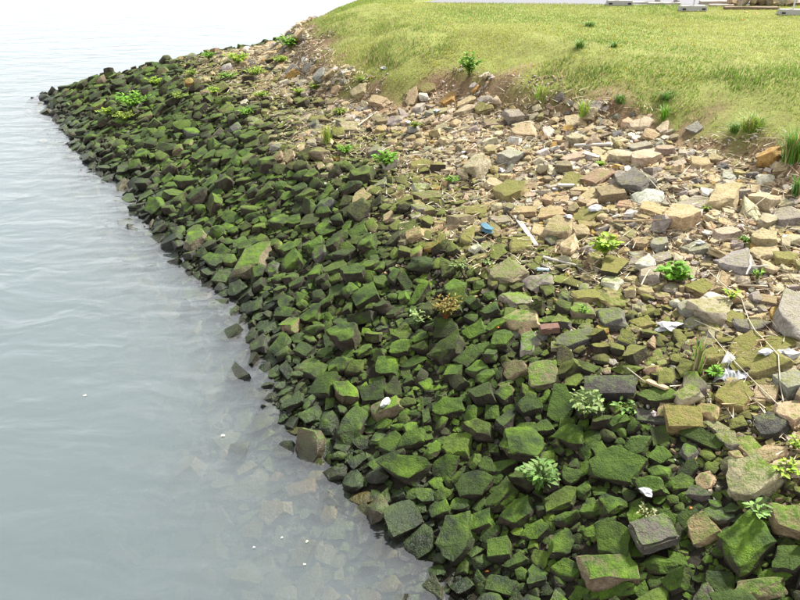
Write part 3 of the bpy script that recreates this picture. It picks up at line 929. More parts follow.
def tube_arrays(pts, radii, sides=5):
    V, T = [], []
    for i, p in enumerate(pts):
        d = (pts[min(i + 1, len(pts) - 1)] - pts[max(i - 1, 0)]).normalized()
        u = d.cross(Vector((0.13, 0.2, 1))).normalized(); w = d.cross(u)
        for k in range(sides):
            a = 2 * math.pi * k / sides
            V.append(p + (u * math.cos(a) + w * math.sin(a)) * radii[i])
    for i in range(len(pts) - 1):
        for k in range(sides):
            a, b = i * sides + k, i * sides + (k + 1) % sides
            T += [(a, b, b + sides), (a, b + sides, a + sides)]
    for base in (0, (len(pts) - 1) * sides):
        for k in range(1, sides - 1):
            T.append((base, base + k, base + k + 1) if base else (base, base + k + 1, base + k))
    return V, T

def leaf_arrays(p, d, up, L, W, droop, r):
    d = d.normalized(); side = d.cross(up).normalized(); up = side.cross(d)
    def at(t, s, z): return p + d * (L * t) + side * (W * s) + up * (L * z)
    V = [at(0, 0, 0), at(0.3, -0.42, 0.10), at(0.3, 0.42, 0.10), at(0.68, -0.38, 0.08 - droop * 0.5), at(0.68, 0.38, 0.08 - droop * 0.5), at(1, 0, -droop), at(0.45, 0, 0.02 - droop * 0.15)]
    return V, [(0, 6, 1), (0, 2, 6), (1, 6, 3), (2, 4, 6), (3, 6, 5), (6, 4, 5)]

def plant(name, label, cat, px, py, wpx, hpx, stems, leaves, leaf_px, colour, seed, stem_col=(0.12, 0.15, 0.04), narrow=0.45, each=False, group=None):
    r = random.Random(seed)
    base, _ = top(px, py + hpx * 0.35)
    m = metres(base, 1.0)
    root = empty(name, base - Vector((0, 0, 0.03)))
    tag(root, label, cat, group)
    sv, st, lv, lt, lc = [], [], [], [], []
    li = 0
    for k in range(stems):
        a = 2 * math.pi * (k + r.random()) / stems
        out = r.uniform(0.25, 1.0) * wpx * m * 0.5
        hh = hpx * m * r.uniform(0.55, 1.0) * (1.1 - 0.45 * out / (wpx * m * 0.5))
        tip = Vector((math.cos(a) * out, math.sin(a) * out, hh + 0.03))
        mid = Vector((math.cos(a) * out * 0.35, math.sin(a) * out * 0.35, hh * 0.62 + 0.03))
        pts = [Vector((0, 0, 0)), mid * 0.55, mid, (mid + tip) * 0.5 + Vector((0, 0, hh * 0.06)), tip]
        V, T = tube_arrays(pts, [0.006, 0.005, 0.004, 0.003, 0.002], 4)
        st += [tuple(q + len(sv) for q in t) for t in T]; sv += V
        for q in range(leaves):
            t = 0.3 + 0.7 * (q + r.random()) / leaves
            f = t * 4; i = min(3, int(f)); p = pts[i].lerp(pts[i + 1], f - i)
            da = a + r.uniform(-1.6, 1.6)
            d = Vector((math.cos(da), math.sin(da), r.uniform(-0.1, 0.7)))
            L = leaf_px * m * r.uniform(0.65, 1.15)
            V, T = leaf_arrays(p, d, Vector((r.gauss(0, 0.3), r.gauss(0, 0.3), 1)), L, L * narrow * 1.25, r.uniform(0.0, 0.35), r)
            k2 = r.uniform(0.7, 1.3); c = [min(0.7, v * k2 * r.uniform(0.9, 1.1)) for v in colour] + [1]
            if each:
                me = mesh_np('leaf', V, T, [c] * len(V), sharp=70)
                link('leaf', me, M_LEAF, root)
            else:
                lt += [tuple(q2 + len(lv) for q2 in t2) for t2 in T]; lv += V; lc += [c] * len(V)
    link('stem', mesh_np('stem', sv, st, [(*stem_col, 1)] * len(sv), sharp=60), M_LEAF, root)
    if lv:
        link('foliage', mesh_np('foliage', lv, lt, lc, sharp=70), M_LEAF, root)
    return root

def tuft(label, px, py, wpx, hpx, n, colour, seed, dry=0.25, group=None):
    r = random.Random(seed)
    base, _ = top(px, py + hpx * 0.4)
    m = metres(base, 1.0)
    V, T, C = [], [], []
    for k in range(n):
        a = r.uniform(0, 6.28); h = hpx * m * r.uniform(0.45, 1.05); o = wpx * m * 0.5 * r.uniform(0.1, 1.0)
        b = Vector((r.gauss(0, 0.15), r.gauss(0, 0.15), 0)) * wpx * m * 0.5
        d = Vector((math.cos(a), math.sin(a), 0)); s = Vector((-d.y, d.x, 0)) * max(0.005, 0.30 * m)
        p1 = b + d * o * 0.35 + Vector((0, 0, h * 0.6)); p2 = b + d * o + Vector((0, 0, h * r.uniform(0.75, 1.0)))
        i = len(V)
        V += [b - s - Vector((0, 0, 0.03)), b + s - Vector((0, 0, 0.03)), p1 - s * 0.8, p1 + s * 0.8, p2]
        T += [(i, i + 1, i + 3), (i, i + 3, i + 2), (i + 2, i + 3, i + 4)]
        c = (0.45, 0.37, 0.2) if r.random() < dry else tuple(v * r.uniform(0.7, 1.3) for v in colour)
        C += [(*c, 1)] * 5
    o = link('grass_tuft', mesh_np('grass_tuft', V, T, C), M_GRASS)
    o.location = base
    return tag(o, label, 'grass tuft', group)

LIME = (0.25, 0.38, 0.030); FRESH = (0.15, 0.32, 0.028); PALE = (0.20, 0.28, 0.09); DEEP = (0.085, 0.19, 0.028); GLOSS = (0.17, 0.29, 0.07)
plant('leafy_bush', 'leafy green bush growing out of the earth scarp below the grass', 'bush', 469, 68, 24, 24, 16, 14, 4.6, FRESH, 1)
plant('lobed_plant', 'yellow-green plant with lobed leaves on the bare rubble, below the thin brown stick', 'plant', 605, 247, 30, 22, 12, 7, 8, LIME, 2, narrow=0.6)
plant('clover_clump', 'bright green round clump of clover-like leaves among the bare stones', 'plant', 674, 273, 34, 18, 18, 8, 7, FRESH, 3, narrow=0.7)
plant('red_stemmed_plant', 'bushy plant with yellowish leaves and reddish stems among mossy stones', 'plant', 446, 309, 40, 26, 30, 9, 5, (0.21, 0.19, 0.04), 4, stem_col=(0.25, 0.08, 0.03), narrow=0.3)
plant('pale_leaf_plant', 'low pale green plant touching the left of the reddish-stemmed plant', 'plant', 419, 317, 28, 10, 9, 5, 5, PALE, 5)
plant('pale_leaf_plant', 'pale green plant with whitish leaves below the left end of the black beam', 'plant', 585, 405, 40, 28, 16, 7, 6.5, PALE, 6)
plant('small_green_plant', 'small green plant below the middle of the black beam', 'plant', 626, 408, 26, 12, 9, 5, 6, GLOSS, 7)
plant('glossy_leaved_plant', 'largest leafy plant with glossy pale green leaves among the lower mossy stones', 'plant', 538, 476, 38, 40, 16, 7, 9.5, (0.12, 0.215, 0.05), 8, each=True)
plant('pale_sprig', 'tiny pale sprig just above the square grey paving block', 'plant', 647, 513, 26, 15, 8, 6, 4.5, (0.34, 0.36, 0.16), 9)
plant('small_green_plant', 'small dark-leaved plant below the large lichen boulder', 'plant', 757, 511, 26, 14, 7, 4, 8, GLOSS, 10)
plant('small_green_plant', 'bright green plant right of the large lichen boulder', 'plant', 785, 469, 28, 18, 9, 6, 6.5, LIME, 11)
plant('small_green_plant', 'small green sprig between the big pale boulder and the forked root', 'plant', 731, 295, 18, 12, 8, 5, 5, LIME, 12)
plant('small_green_plant', 'tiny green sprig right of the forked pale root', 'plant', 757, 275, 11, 10, 6, 4, 4.5, FRESH, 13)
plant('small_green_plant', 'green sprig at the right edge below the orange-tan boulder', 'plant', 794, 444, 14, 14, 7, 5, 5, LIME, 14)
plant('small_green_plant', 'small green sprig beside the plastic bag, right of the grass tuft', 'plant', 715, 373, 14, 10, 7, 5, 6, FRESH, 15)
plant('small_green_plant', 'small green sprig among the stones left of the pale grey boulder row', 'plant', 583, 309, 14, 8, 6, 4, 4.5, FRESH, 16)
plant('pale_leaf_plant', 'low pale plant on green stones below the blue rag', 'plant', 459, 265, 20, 9, 8, 5, 4.5, PALE, 17)
plant('small_green_plant', 'pale sprig below the right side of the blue rag', 'plant', 487, 263, 12, 8, 6, 4, 4, PALE, 18)
tuft('tall green grass tuft with dry blades, above left of the plastic bag', 697, 352, 26, 42, 90, FRESH, 20, 0.35)
tuft('thick tall grass tuft at the right edge, on the foot of the grass bank', 792, 146, 44, 36, 420, (0.13, 0.26, 0.03), 21, 0.2)
tuft('bushy grass tuft left of the one at the right edge', 752, 122, 46, 18, 260, (0.18, 0.29, 0.03), 22, 0.2)
tuft('green leafy grass tuft cut by the right edge, below the tall one', 797, 186, 20, 20, 120, DEEP, 23, 0.05)
tuft('small grass tuft under the edge of the turf, above the pale upright stone', 664, 112, 22, 16, 80, FRESH, 24, 0.1)
tuft('grass tuft on the earth scarp above the white plank', 584, 108, 26, 18, 90, LIME, 25, 0.2)
tuft('pale grass tuft on the scarp, left of the one above the white plank', 540, 92, 24, 18, 90, LIME, 26, 0.2)
tuft('yellow-green grass tuft at the upper edge of the mossy stones', 327, 133, 24, 20, 90, (0.24, 0.32, 0.05), 27, 0.15)
WEEDS = [(238,59,26,12,'bright green weed patch on the far rubble crest'),(209,56,16,8,'small weed left of the patch on the far rubble crest'),(192,74,14,7,'small weed on the far slope where moss gives way to bare stones'),
 (214,91,16,7,'low weed below the bright patch on the far crest'),(132,102,34,16,'light green weed patch on the mossy stones near the far tip'),(125,117,26,10,'low light green weeds just below the far weed patch'),
 (156,82,18,9,'small yellow-green weed above right of the far weed patch'),(291,43,30,14,'dense green weeds beside the left end of the grass'),(316,87,15,9,'green weed below the left corner of the grass'),
 (281,60,18,8,'low green weed below the dense weeds at the grass end'),(386,160,24,18,'yellowish weed at the edge between green and bare stones'),(415,125,13,8,'small weed right of the round grey stone'),
 (300,92,18,7,'low weed among tan stones left below the grass corner'),(452,180,16,9,'tiny weed left of the pale olive block'),(361,80,12,7,'small weed at the foot of the scarp near its left end'),
 (589,24,20,6,'dark green grass tuft in the short grass, farthest from the scarp'),(580,44,16,9,'dark green grass tuft in the grass above the scarp'),(614,45,14,6,'dark grass tuft right of another on the grass'),
 (735,127,20,10,'dark grass tuft at the foot of the grass above the ochre stone'),(745,240,12,8,'tiny weed on the bare rubble near the right edge'),(706,208,10,6,'tiny bright weed right of the large peach boulder'),
 (600,164,10,6,'tiny weed below the white plank'),(667,95,30,10,'clump of lush grass in the slope of the grass'),(620,98,20,9,'small clump of grass left in the slope of the grass'),
 (256,72,22,9,'green weed among tan stones right below the bright crest patch'),(228,76,20,8,'green weed just below the bright crest patch'),(178,96,20,8,'green weed in mossy stones right of the far weed patch'),
 (262,95,16,7,'yellow-green weed on the upper edge of the far mossy stones'),(246,112,18,8,'yellow-green weed on mossy stones below the upper edge weed'),(340,112,18,9,'green weed below the scarp where olive stones begin'),
 (108,112,18,8,'small weed left of the low weeds below the far weed patch'),(345,150,20,10,'yellow-green weed left of the yellowish weed')]
for i, (px, py, w, h, lab) in enumerate(WEEDS):
    if 14 < i < 19 or 21 < i < 24:
        tuft(lab, px, py, w * 1.2, h * 0.9, 110, (0.10, 0.21, 0.03), 60 + i, 0.05, 'weeds on the bank')
        continue
    c = DEEP if 14 < i < 19 or 21 < i < 24 else [LIME, FRESH, (0.22, 0.30, 0.04)][i % 3]
    plant('weed', lab, 'weed', px, py, w * 1.1, h * 0.85, 16 + w // 2, 7, max(2.4, h * 0.3), c, 60 + i, narrow=0.45, group='weeds on the bank')

# ---- litter and driftwood
def stick(name, label, cat, pix, rpx, mat, seed=0, taper=0.6, lift=0.012, step=6, parent=None, settle=0.7):
    P = []
    for (x0, y0), (x1, y1) in zip(pix, pix[1:]):
        n = max(1, int(math.hypot(x1 - x0, y1 - y0) / step))
        for k in range(n):
            P.append(top(x0 + (x1 - x0) * k / n, y0 + (y1 - y0) * k / n)[0])
    P.append(top(*pix[-1])[0])
    m = metres(P[0], 1.0)
    if settle:      # a stiff or taut thing bridges the gaps between stones
        for _ in range(4):
            Q = [p.copy() for p in P]
            for i in range(1, len(P) - 1):
                q = (P[i - 1] + P[i + 1]) / 2
                if q.z > P[i].z: Q[i] = P[i].lerp(q, settle)
            P = Q
    base = P[0].copy()
    L = [p - base + Vector((0, 0, lift)) for p in P]
    R = [rpx * m * (1 - (1 - taper) * i / max(1, len(L) - 1)) for i in range(len(L))]
    V, T = tube_arrays(L, R, 6)
    o = link(name, mesh_np(name, V, T, sharp=60), mat, parent)
    if parent is None:
        o.location = base
        tag(o, label, cat)
    return o

def board(name, label, cat, p0, p1, wpx, tpx, mat, seed=0):
    """a sawn board between two pixels, with chipped uneven ends"""
    r = random.Random(seed)
    a, b = top(*p0)[0], top(*p1)[0]
    m = metres(a, 1.0)
    c = (a + b) / 2; d = (b - a); L = d.length; d.normalize()
    up = Vector((0, 0, 1)); side = d.cross(up).normalized(); up = side.cross(d)
    bm = bmesh.new()
    nseg = 5; rings = []
    for i in range(nseg + 1):
        t = i / nseg - 0.5
        hw = wpx * m / 2 * r.uniform(0.9, 1.04); ht = tpx * m / 2
        if i in (0, nseg): hw *= r.uniform(0.7, 0.9)
        ring = []
        for sx, sz in ((-1, -1), (1, -1), (1, 1), (-1, 1)):
            v = d * (t * L + (r.uniform(-0.02, 0.02) * L if i in (0, nseg) else 0)) + side * (sx * hw) + up * (sz * ht + ht + 0.012)
            ring.append(bm.verts.new(v))
        rings.append(ring)
    for q0, q1 in zip(rings, rings[1:]):
        for k in range(4): bm.faces.new((q0[k], q0[(k + 1) % 4], q1[(k + 1) % 4], q1[k]))
    bm.faces.new(rings[0][::-1]); bm.faces.new(rings[-1])
    bmesh.ops.recalc_face_normals(bm, faces=bm.faces)
    bmesh.ops.bevel(bm, geom=[e for e in bm.edges if e.calc_face_angle(0) > 0.5], offset=min(wpx, tpx) * m * 0.12, segments=1, affect='EDGES')
    me = bpy.data.meshes.new(name); bm.to_mesh(me); bm.free()
    o = link(name, me, mat); o.location = c
    return tag(o, label, cat)

def crumple(name, label, cat, px, py, w, h, mat, seed, flat=0.45, group=None):
    """crushed thin plastic or paper: sharply folded closed shell"""
    r = random.Random(seed)
    p, n = top(px, py + h * 0.2)
    m = metres(p, 1.0)
    bm = bmesh.new()
    bmesh.ops.create_icosphere(bm, subdivisions=2, radius=1.0)
    for v in bm.verts:
        v.co *= r.uniform(0.5, 1.15)
        v.co.x *= w * m * 0.5; v.co.y *= h * m * 0.75; v.co.z *= max(w, h) * m * 0.5 * flat
    me = bpy.data.meshes.new(name); bm.to_mesh(me); bm.free()
    o = link(name, me, mat)
    o.location = p + Vector((0, 0, max(w, h) * m * 0.5 * flat * 0.6))
    o.rotation_euler = (r.uniform(-0.2, 0.2), r.uniform(-0.2, 0.2), r.uniform(-0.4, 0.4))
    return tag(o, label, cat, group)

M_WHITE = plain_material('white_plastic', (0.34, 0.34, 0.33), 0.4, 30, 0.12, 0.3, 0.5)
M_WWOOD = plain_material('bleached_wood', (0.48, 0.44, 0.37), 0.8, 45, 0.35, 0.6)
M_WOOD = plain_material('dry_wood', (0.50, 0.36, 0.20), 0.75, 60, 0.35, 0.5)
M_DRIFT = plain_material('driftwood', (0.44, 0.37, 0.29), 0.85, 60, 0.45, 0.6)
M_BLACK = plain_material('slot_shade', (0.042, 0.040, 0.040), 0.7, 35, 0.5, 1.0, 0.35)  # black for the painted-in shade of the lifting holes
M_BLUE = plain_material('blue_cloth', (0.07, 0.16, 0.21), 0.85, 60, 0.4, 0.6)
M_PALEBLUE = plain_material('pale_blue_plastic', (0.42, 0.56, 0.62), 0.4, 30, 0.15, 0.2, 0.5)
M_BRICK = plain_material('red_brick', (0.15, 0.085, 0.06), 0.9, 60, 0.4, 0.7)
M_CONC = plain_material('concrete', (0.36, 0.35, 0.32), 0.9, 50, 0.25, 0.5)
M_PAVER = plain_material('paving_concrete', (0.125, 0.118, 0.108), 0.9, 80, 0.35, 0.7)
M_STEEL = plain_material('galvanised_steel', (0.45, 0.46, 0.47), 0.45, 30, 0.15, 0.1, 0.6)
M_MAGENTA = plain_material('magenta_board', (0.50, 0.06, 0.24), 0.5, 10, 0.1, 0.1, 0.4)
M_STRING = plain_material('twine', (0.42, 0.37, 0.27), 0.8, 80, 0.2, 0.2)
M_ORANGE = plain_material('orange_scrap', (0.62, 0.20, 0.03), 0.6, 60, 0.2, 0.2)
M_PETAL = plain_material('petal', (0.72, 0.68, 0.50), 0.6, 60, 0.2, 0.2)
M_TIMBER = plain_material('old_timber', (0.20, 0.14, 0.09), 0.85, 40, 0.45, 0.6)

def box_block(name, label, cat, px, py, w, dpt, hgt_m, yaw, mat, tilt=(0, 0), bevel=0.012, sink=0.3, rough=0.0022):
    p = hit(px, py, hgt_m)
    bm = bmesh.new()
    bmesh.ops.create_cube(bm, size=1.0)
    bmesh.ops.scale(bm, vec=(w, dpt, hgt_m), verts=bm.verts)
    bmesh.ops.bevel(bm, geom=list(bm.edges), offset=bevel, segments=2, affect='EDGES')
    bmesh.ops.subdivide_edges(bm, edges=[e for e in bm.edges if e.calc_length() > 0.1], cuts=3, use_grid_fill=True)
    r = random.Random(int(px))
    for v in bm.verts: v.co += Vector((r.gauss(0, 1), r.gauss(0, 1), r.gauss(0, 1))) * rough
    me = bpy.data.meshes.new(name); bm.to_mesh(me); bm.free()
    if mat is M_STONE:
        at = me.attributes.new('col', 'FLOAT_COLOR', 'POINT'); at.data.foreach_set('color', np.tile(np.array([0.115, 0.105, 0.095, 0.12], np.float32), len(me.vertices)))
    o = link(name, me, mat)
    o.location = p - Vector((0, 0, hgt_m * sink - 0.05))
    o.rotation_euler = (tilt[0], tilt[1], yaw)
    return tag(o, label, cat)

box_block('paving_block', 'square grey concrete paving block lying flat on mossy stones near the bottom', 'paving block', 653, 537, 0.31, 0.25, 0.12, math.radians(9), M_STONE, (0.16, -0.22), 0.02, sink=0.12, rough=0.004)
box_block('brick', 'reddish brown brick piece left of the flat dark slab', 'brick', 549, 333, 0.20, 0.10, 0.07, math.radians(3), M_BRICK, (0.1, -0.1), 0.006, sink=0.0)
board('painted_wood_strip', 'white painted wooden slat sloping down among the olive stones', 'slat', (515, 217), (536, 247), 5, 1.6, M_WWOOD, 1)
board('wooden_plank', 'thin whitish plank lying level in the rubble below the scarp', 'plank', (574, 147), (611, 146), 4, 2, M_WWOOD, 2)
board('wood_piece', 'short tan piece of wood resting on the mossy boulder', 'wood', (647, 383), (667, 391), 6, 2.5, M_WOOD, 3)
board('plank_scrap', 'small whitish board end left of the tan slab under the slate block', 'plank', (558, 187), (574, 187), 5, 2, M_WWOOD, 4)
stick('driftwood_stick', 'pale driftwood stick below the white wooden slat', 'stick', [(543, 258), (558, 262), (576, 266)], 1.5, M_WWOOD)
stick('thin_stick', 'thin brown stick lying level left of the large peach boulder', 'stick', [(608, 222), (636, 222), (662, 220)], 1.0, M_WOOD)
stick('dry_reed', 'thin pale reed lying across the dark square block', 'reed', [(640, 170), (652, 183), (664, 196), (671, 205)], 0.5, M_STRING)
stick('dark_twig', 'dark twig between mossy stones left of the dark grey-brown rock', 'twig', [(481, 272), (489, 266), (498, 260)], 0.9, M_TIMBER)
stick('dry_reed', 'pale reed leaning beside the bright green clover clump', 'reed', [(641, 286), (646, 276), (650, 270)], 0.8, M_STRING)
stick('dry_reed', 'pale reed at the foot of the scarp left of the grey round stone', 'reed', [(358, 126), (368, 118), (377, 112)], 0.8, M_STRING)
stick('dry_reed', 'thin pale reed sloping up the right-hand rubble', 'reed', [(748, 212), (760, 203), (771, 193)], 0.5, M_STRING)
stick('twine', 'long pale twine winding down from the root to the right edge', 'string', [(707, 271), (728, 290), (741, 299), (747, 318), (755, 332), (768, 345), (778, 356), (780, 388), (783, 402)], 0.42, M_STRING, taper=1, step=4)
stick('twine', 'straight pale twine running over the plastic bag to the orange-tan boulder', 'string', [(708, 332), (728, 356), (750, 379), (778, 406)], 0.42, M_STRING, taper=1, step=4)
stick('twine', 'short pale twine in front of the big pale boulder', 'string', [(694, 321), (706, 326), (718, 332), (734, 339)], 0.42, M_STRING, taper=1, step=4)
stick('twine', 'short thin stalk crossing the bright round mossy stone', 'reed', [(627, 369), (636, 376), (645, 383)], 0.5, M_STRING, taper=1, step=3)
root_p = top(748, 264)[0]
root = empty('forked_root', root_p)
tag(root, 'forked bleached root beside the lavender grey boulder', 'driftwood')
def root_piece(name, pts, r0):
    L = [Vector(p) for p in pts]
    V, T = tube_arrays(L, [r0 * (1 - 0.6 * i / (len(L) - 1)) for i in range(len(L))], 6)
    link(name, mesh_np(name, V, T, sharp=60), M_WWOOD, root)
root_piece('trunk', [(0, 0, 0.10), (-0.005, -0.05, 0.05), (-0.02, -0.10, 0.02), (-0.07, -0.17, 0.0), (-0.10, -0.22, -0.02)], 0.020)
root_piece('prong', [(-0.02, -0.10, 0.02), (0.06, -0.13, 0.03), (0.12, -0.14, 0.05), (0.16, -0.15, 0.04)], 0.014)
root_piece('prong', [(-0.02, -0.08, 0.03), (-0.02, -0.01, 0.10), (-0.015, 0.02, 0.16)], 0.013)

crumple('plastic_wrapper', 'crumpled white wrapper on green stones near the waterline', 'wrapper', 385, 402, 9, 13, M_WHITE, 31, 0.5)
crumple('plastic_scrap', 'crumpled white plastic left of the grass tuft', 'plastic', 668, 327, 28, 12, M_WHITE, 32, 0.35)
crumple('plastic_scrap', 'crumpled white plastic at the right edge above the grey block', 'plastic', 788, 354, 24, 11, M_WHITE, 33, 0.4)
crumple('plastic_scrap', 'white plastic scrap lying on the dark olive boulder', 'plastic', 765, 352, 16, 6, M_WHITE, 34, 0.3)
crumple('blue_rag', 'blue-grey rag caught between olive stones left of the white slat', 'rag', 487, 228, 13, 14, M_BLUE, 35, 0.6)
crumple('paper_scrap', 'scrap of white paper beside the grey broken stone', 'paper', 501, 168, 7, 12, M_WHITE, 36, 0.3)
crumple('paper_scrap', 'white crumpled scrap left below the squared brown stone', 'paper', 595, 208, 16, 8, M_WHITE, 37, 0.35)
crumple('paper_scrap', 'small white scrap right of the white wooden slat', 'paper', 568, 216, 10, 7, M_WHITE, 38, 0.4)
crumple('paper_scrap', 'small white scrap left of the tan slab under the plank', 'paper', 555, 189, 7, 5, M_WHITE, 39, 0.4)
crumple('paper_scrap', 'white scrap on the scarp foot, near the left of the grass', 'paper', 384, 68, 7, 4, M_WHITE, 40, 0.4)
crumple('paper_scrap', 'pale bluish scrap on tan stones below the leafy bush', 'paper', 437, 110, 7, 7, M_PALEBLUE, 41, 0.4)
crumple('paper_scrap', 'white scrap among gravel left of the grey broken stone', 'paper', 464, 152, 10, 6, M_WHITE, 42, 0.3)
crumple('paper_scrap', 'white scrap above right of the bright green clover clump', 'paper', 700, 243, 10, 5, M_WHITE, 43, 0.4)
crumple('paper_scrap', 'pale scrap right of the round grey stone near the scarp', 'paper', 408, 122, 8, 5, M_WHITE, 46, 0.4)
crumple('round_float', 'small pinkish round ball on the dark slab below the black beam', 'ball', 654, 414, 6, 5, plain_material('pale_ball', (0.45, 0.36, 0.34), 0.5, 40, 0.2, 0.2), 44, 0.9)
crumple('white_shard', 'pale glassy shard among green stones above the paving block', 'shard', 646, 492, 17, 8, plain_material('pale_shard', (0.36, 0.37, 0.38), 0.4, 40, 0.4, 0.4), 45, 0.35)
stick('plastic_tube', 'short pale blue plastic tube above the rough grey stone', 'tube', [(537, 270), (549, 271)], 1.8, M_PALEBLUE, taper=1, settle=0)
for i, (px, py, lab) in enumerate([(746, 12, 'orange scrap on the grass before the rubble pile, left one'), (756, 13, 'orange scrap on the grass before the rubble pile, right one'), (743, 20, 'orange scrap lying alone on the grass'), (498, 327, 'tiny orange leaf among mossy stones'), (487, 571, 'orange leaf between stones near the bottom edge'), (691, 508, 'orange leaf on a wedge stone right of the paving block')]):
    crumple('orange_scrap', lab, 'scrap', px, py, 3, 2, M_ORANGE, 70 + i, 0.5)

# translucent plastic bag pinned under the twine
def plastic_bag():
    m = new_mat('clear_plastic'); t = NT(m)
    b = t.add('ShaderNodeBsdfPrincipled', i_Roughness=0.25); b.inputs['Base Color'].default_value = (0.5, 0.51, 0.52, 1); b.inputs['Alpha'].default_value = 0.38
    t.out(b.outputs[0])
    c0, c1, c2, c3 = (top(x, y)[0] for x, y in ((727, 354), (750, 379), (735, 384), (712, 384)))
    base = c1.copy()
    r = random.Random(5); n = 10; V = []; T = []
    for i in range(n + 1):
        for j in range(n + 1):
            u, v = i / n, j / n
            p = c0.lerp(c1, u).lerp(c3.lerp(c2, u), v) - base
            p.z += 0.035 + 0.03 * math.sin(u * 9 + v * 5) * v + 0.015 * r.uniform(-1, 1)
            V.append(p)
    for i in range(n):
        for j in range(n):
            a = i * (n + 1) + j
            T += [(a, a + n + 1, a + n + 2), (a, a + n + 2, a + 1)]
    o = link('plastic_bag', mesh_np('plastic_bag', V, T, sharp=30), m); o.location = base
    s = o.modifiers.new('thickness', 'SOLIDIFY'); s.thickness = 0.002
    tag(o, 'torn translucent white plastic bag draped over stones under the twine', 'plastic bag')
plastic_bag()

# petals and foam flecks afloat
for i, (px, py, w, lab) in enumerate([(223, 436, 6, 'pale fleck floating highest of those over the sunken stones'), (307, 542, 5, 'white petal floating over the sunken stones, right of the others'), (254, 548, 4, 'small white petal floating left of the sunken stone group'),
                                   (282, 538, 4, 'pinkish petal floating between two white petals'), (305, 565, 5, 'petal floating lowest of the five over the sunken stones'), (85, 396, 4, 'single white fleck floating far left on open water')]):
    x, y = un(px, py, 0.0)
    m = math.sqrt(x * x + y * y + 25) / FPX
    r = random.Random(i)
    bm = bmesh.new()
    ring = []
    for k in range(8):
        a = k * math.pi / 4; q = w * m * 0.36 * r.uniform(0.4, 1.1)
        ring.append(bm.verts.new((math.cos(a) * q, math.sin(a) * q * 0.9, 0.003 + r.uniform(0, 0.006))))
    c = bm.verts.new((0, 0, 0.012)); b2 = bm.verts.new((0, 0, -0.004))
    for k in range(8):
        bm.faces.new((ring[k], ring[(k + 1) % 8], c)); bm.faces.new((ring[(k + 1) % 8], ring[k], b2))
    me = bpy.data.meshes.new('floating_petal'); bm.to_mesh(me); bm.free()
    o = link('floating_petal', me, M_PETAL); o.location = (x, y, 0.004)
    tag(o, lab, 'petal', 'petals afloat near the bank')

# ---- far end of the grass: fence feet with posts, timber, rubble pile, magenta board
def fence_post(label, px, py, yaw, post_dx):
    p = hit(px, py)
    rt = empty('fence_post', p); rt.rotation_euler = (0, 0, yaw)
    tag(rt, label, 'fence post', 'temporary fence posts at the far edge of the grass')
    bm = bmesh.new()
    bmesh.ops.create_cube(bm, size=1.0); bmesh.ops.scale(bm, vec=(0.66, 0.24, 0.13), verts=bm.verts); bmesh.ops.translate(bm, vec=(0, 0, 0.065), verts=bm.verts)
    for v in bm.verts:
        if v.co.z > 0.06: v.co.x *= 0.94; v.co.y *= 0.88
    bmesh.ops.bevel(bm, geom=list(bm.edges), offset=0.014, segments=2, affect='EDGES')
    me = bpy.data.meshes.new('concrete_foot'); bm.to_mesh(me); bm.free()
    foot = link('concrete_foot', me, M_CONC, rt)
    for sx in (-0.24, 0.24):
        bm = bmesh.new(); bmesh.ops.create_cube(bm, size=1.0); bmesh.ops.scale(bm, vec=(0.09, 0.25, 0.045), verts=bm.verts); bmesh.ops.translate(bm, vec=(sx, 0, 0.055), verts=bm.verts)
        bmesh.ops.bevel(bm, geom=list(bm.edges), offset=0.008, segments=1, affect='EDGES')
        me = bpy.data.meshes.new('slot_shade_block'); bm.to_mesh(me); bm.free()
        link('slot_shade_block', me, M_BLACK, foot)  # solid black block painted in as the shade of a hole
    V, T = tube_arrays([Vector((post_dx, 0, 0.10)), Vector((post_dx, 0, 1.0)), Vector((post_dx, 0, 2.0))], [0.021] * 3, 10)
    link('post', mesh_np('post', V, T, sharp=50), M_STEEL, rt)
fence_post('middle fence post in a concrete foot at the far edge of the grass', 692, 11, math.radians(2), 0.02)
fence_post('left fence post in a concrete foot at the far edge of the grass', 619, 5.5, math.radians(-3), -0.03)
fence_post('right fence post in a concrete foot, cut by the right edge', 792, 15, math.radians(-4), 0.0)

def flat_beam(label, px0, px1, py, h, d, mat, yaw=0.0):
    a, b = hit(px0, py), hit(px1, py)
    c = (a + b) / 2; L = (b - a).length
    r = random.Random(int(px0))
    bm = bmesh.new(); bmesh.ops.create_cube(bm, size=1.0)
    bmesh.ops.scale(bm, vec=(L, d, h), verts=bm.verts)
    bmesh.ops.subdivide_edges(bm, edges=[e for e in bm.edges if e.calc_length() > 0.3], cuts=4)
    for v in bm.verts: v.co += Vector((0, r.gauss(0, 0.006), r.gauss(0, 0.004)))
    bmesh.ops.bevel(bm, geom=[e for e in bm.edges if len(e.link_faces) == 2 and e.calc_face_angle(0) > 0.8], offset=0.008, segments=1, affect='EDGES')
    me = bpy.data.meshes.new('timber'); bm.to_mesh(me); bm.free()
    o = link('weathered_timber', me, mat); o.location = c + Vector((0, 0, h / 2 - 0.004)); o.rotation_euler = (0, 0, yaw)
    tag(o, label, 'timber', 'timber lying at the far edge of the grass')
flat_beam('long brown timber lying in front of the far rubble pile', 724, 778, 9.5, 0.07, 0.16, M_TIMBER)
flat_beam('weathered plank lying left of the far rubble pile', 709, 733, 6.5, 0.06, 0.14, M_DRIFT, 0.03)
flat_beam('pale plank lying behind the middle fence foot', 648, 680, 4.6, 0.06, 0.10, M_WWOOD, -0.02)

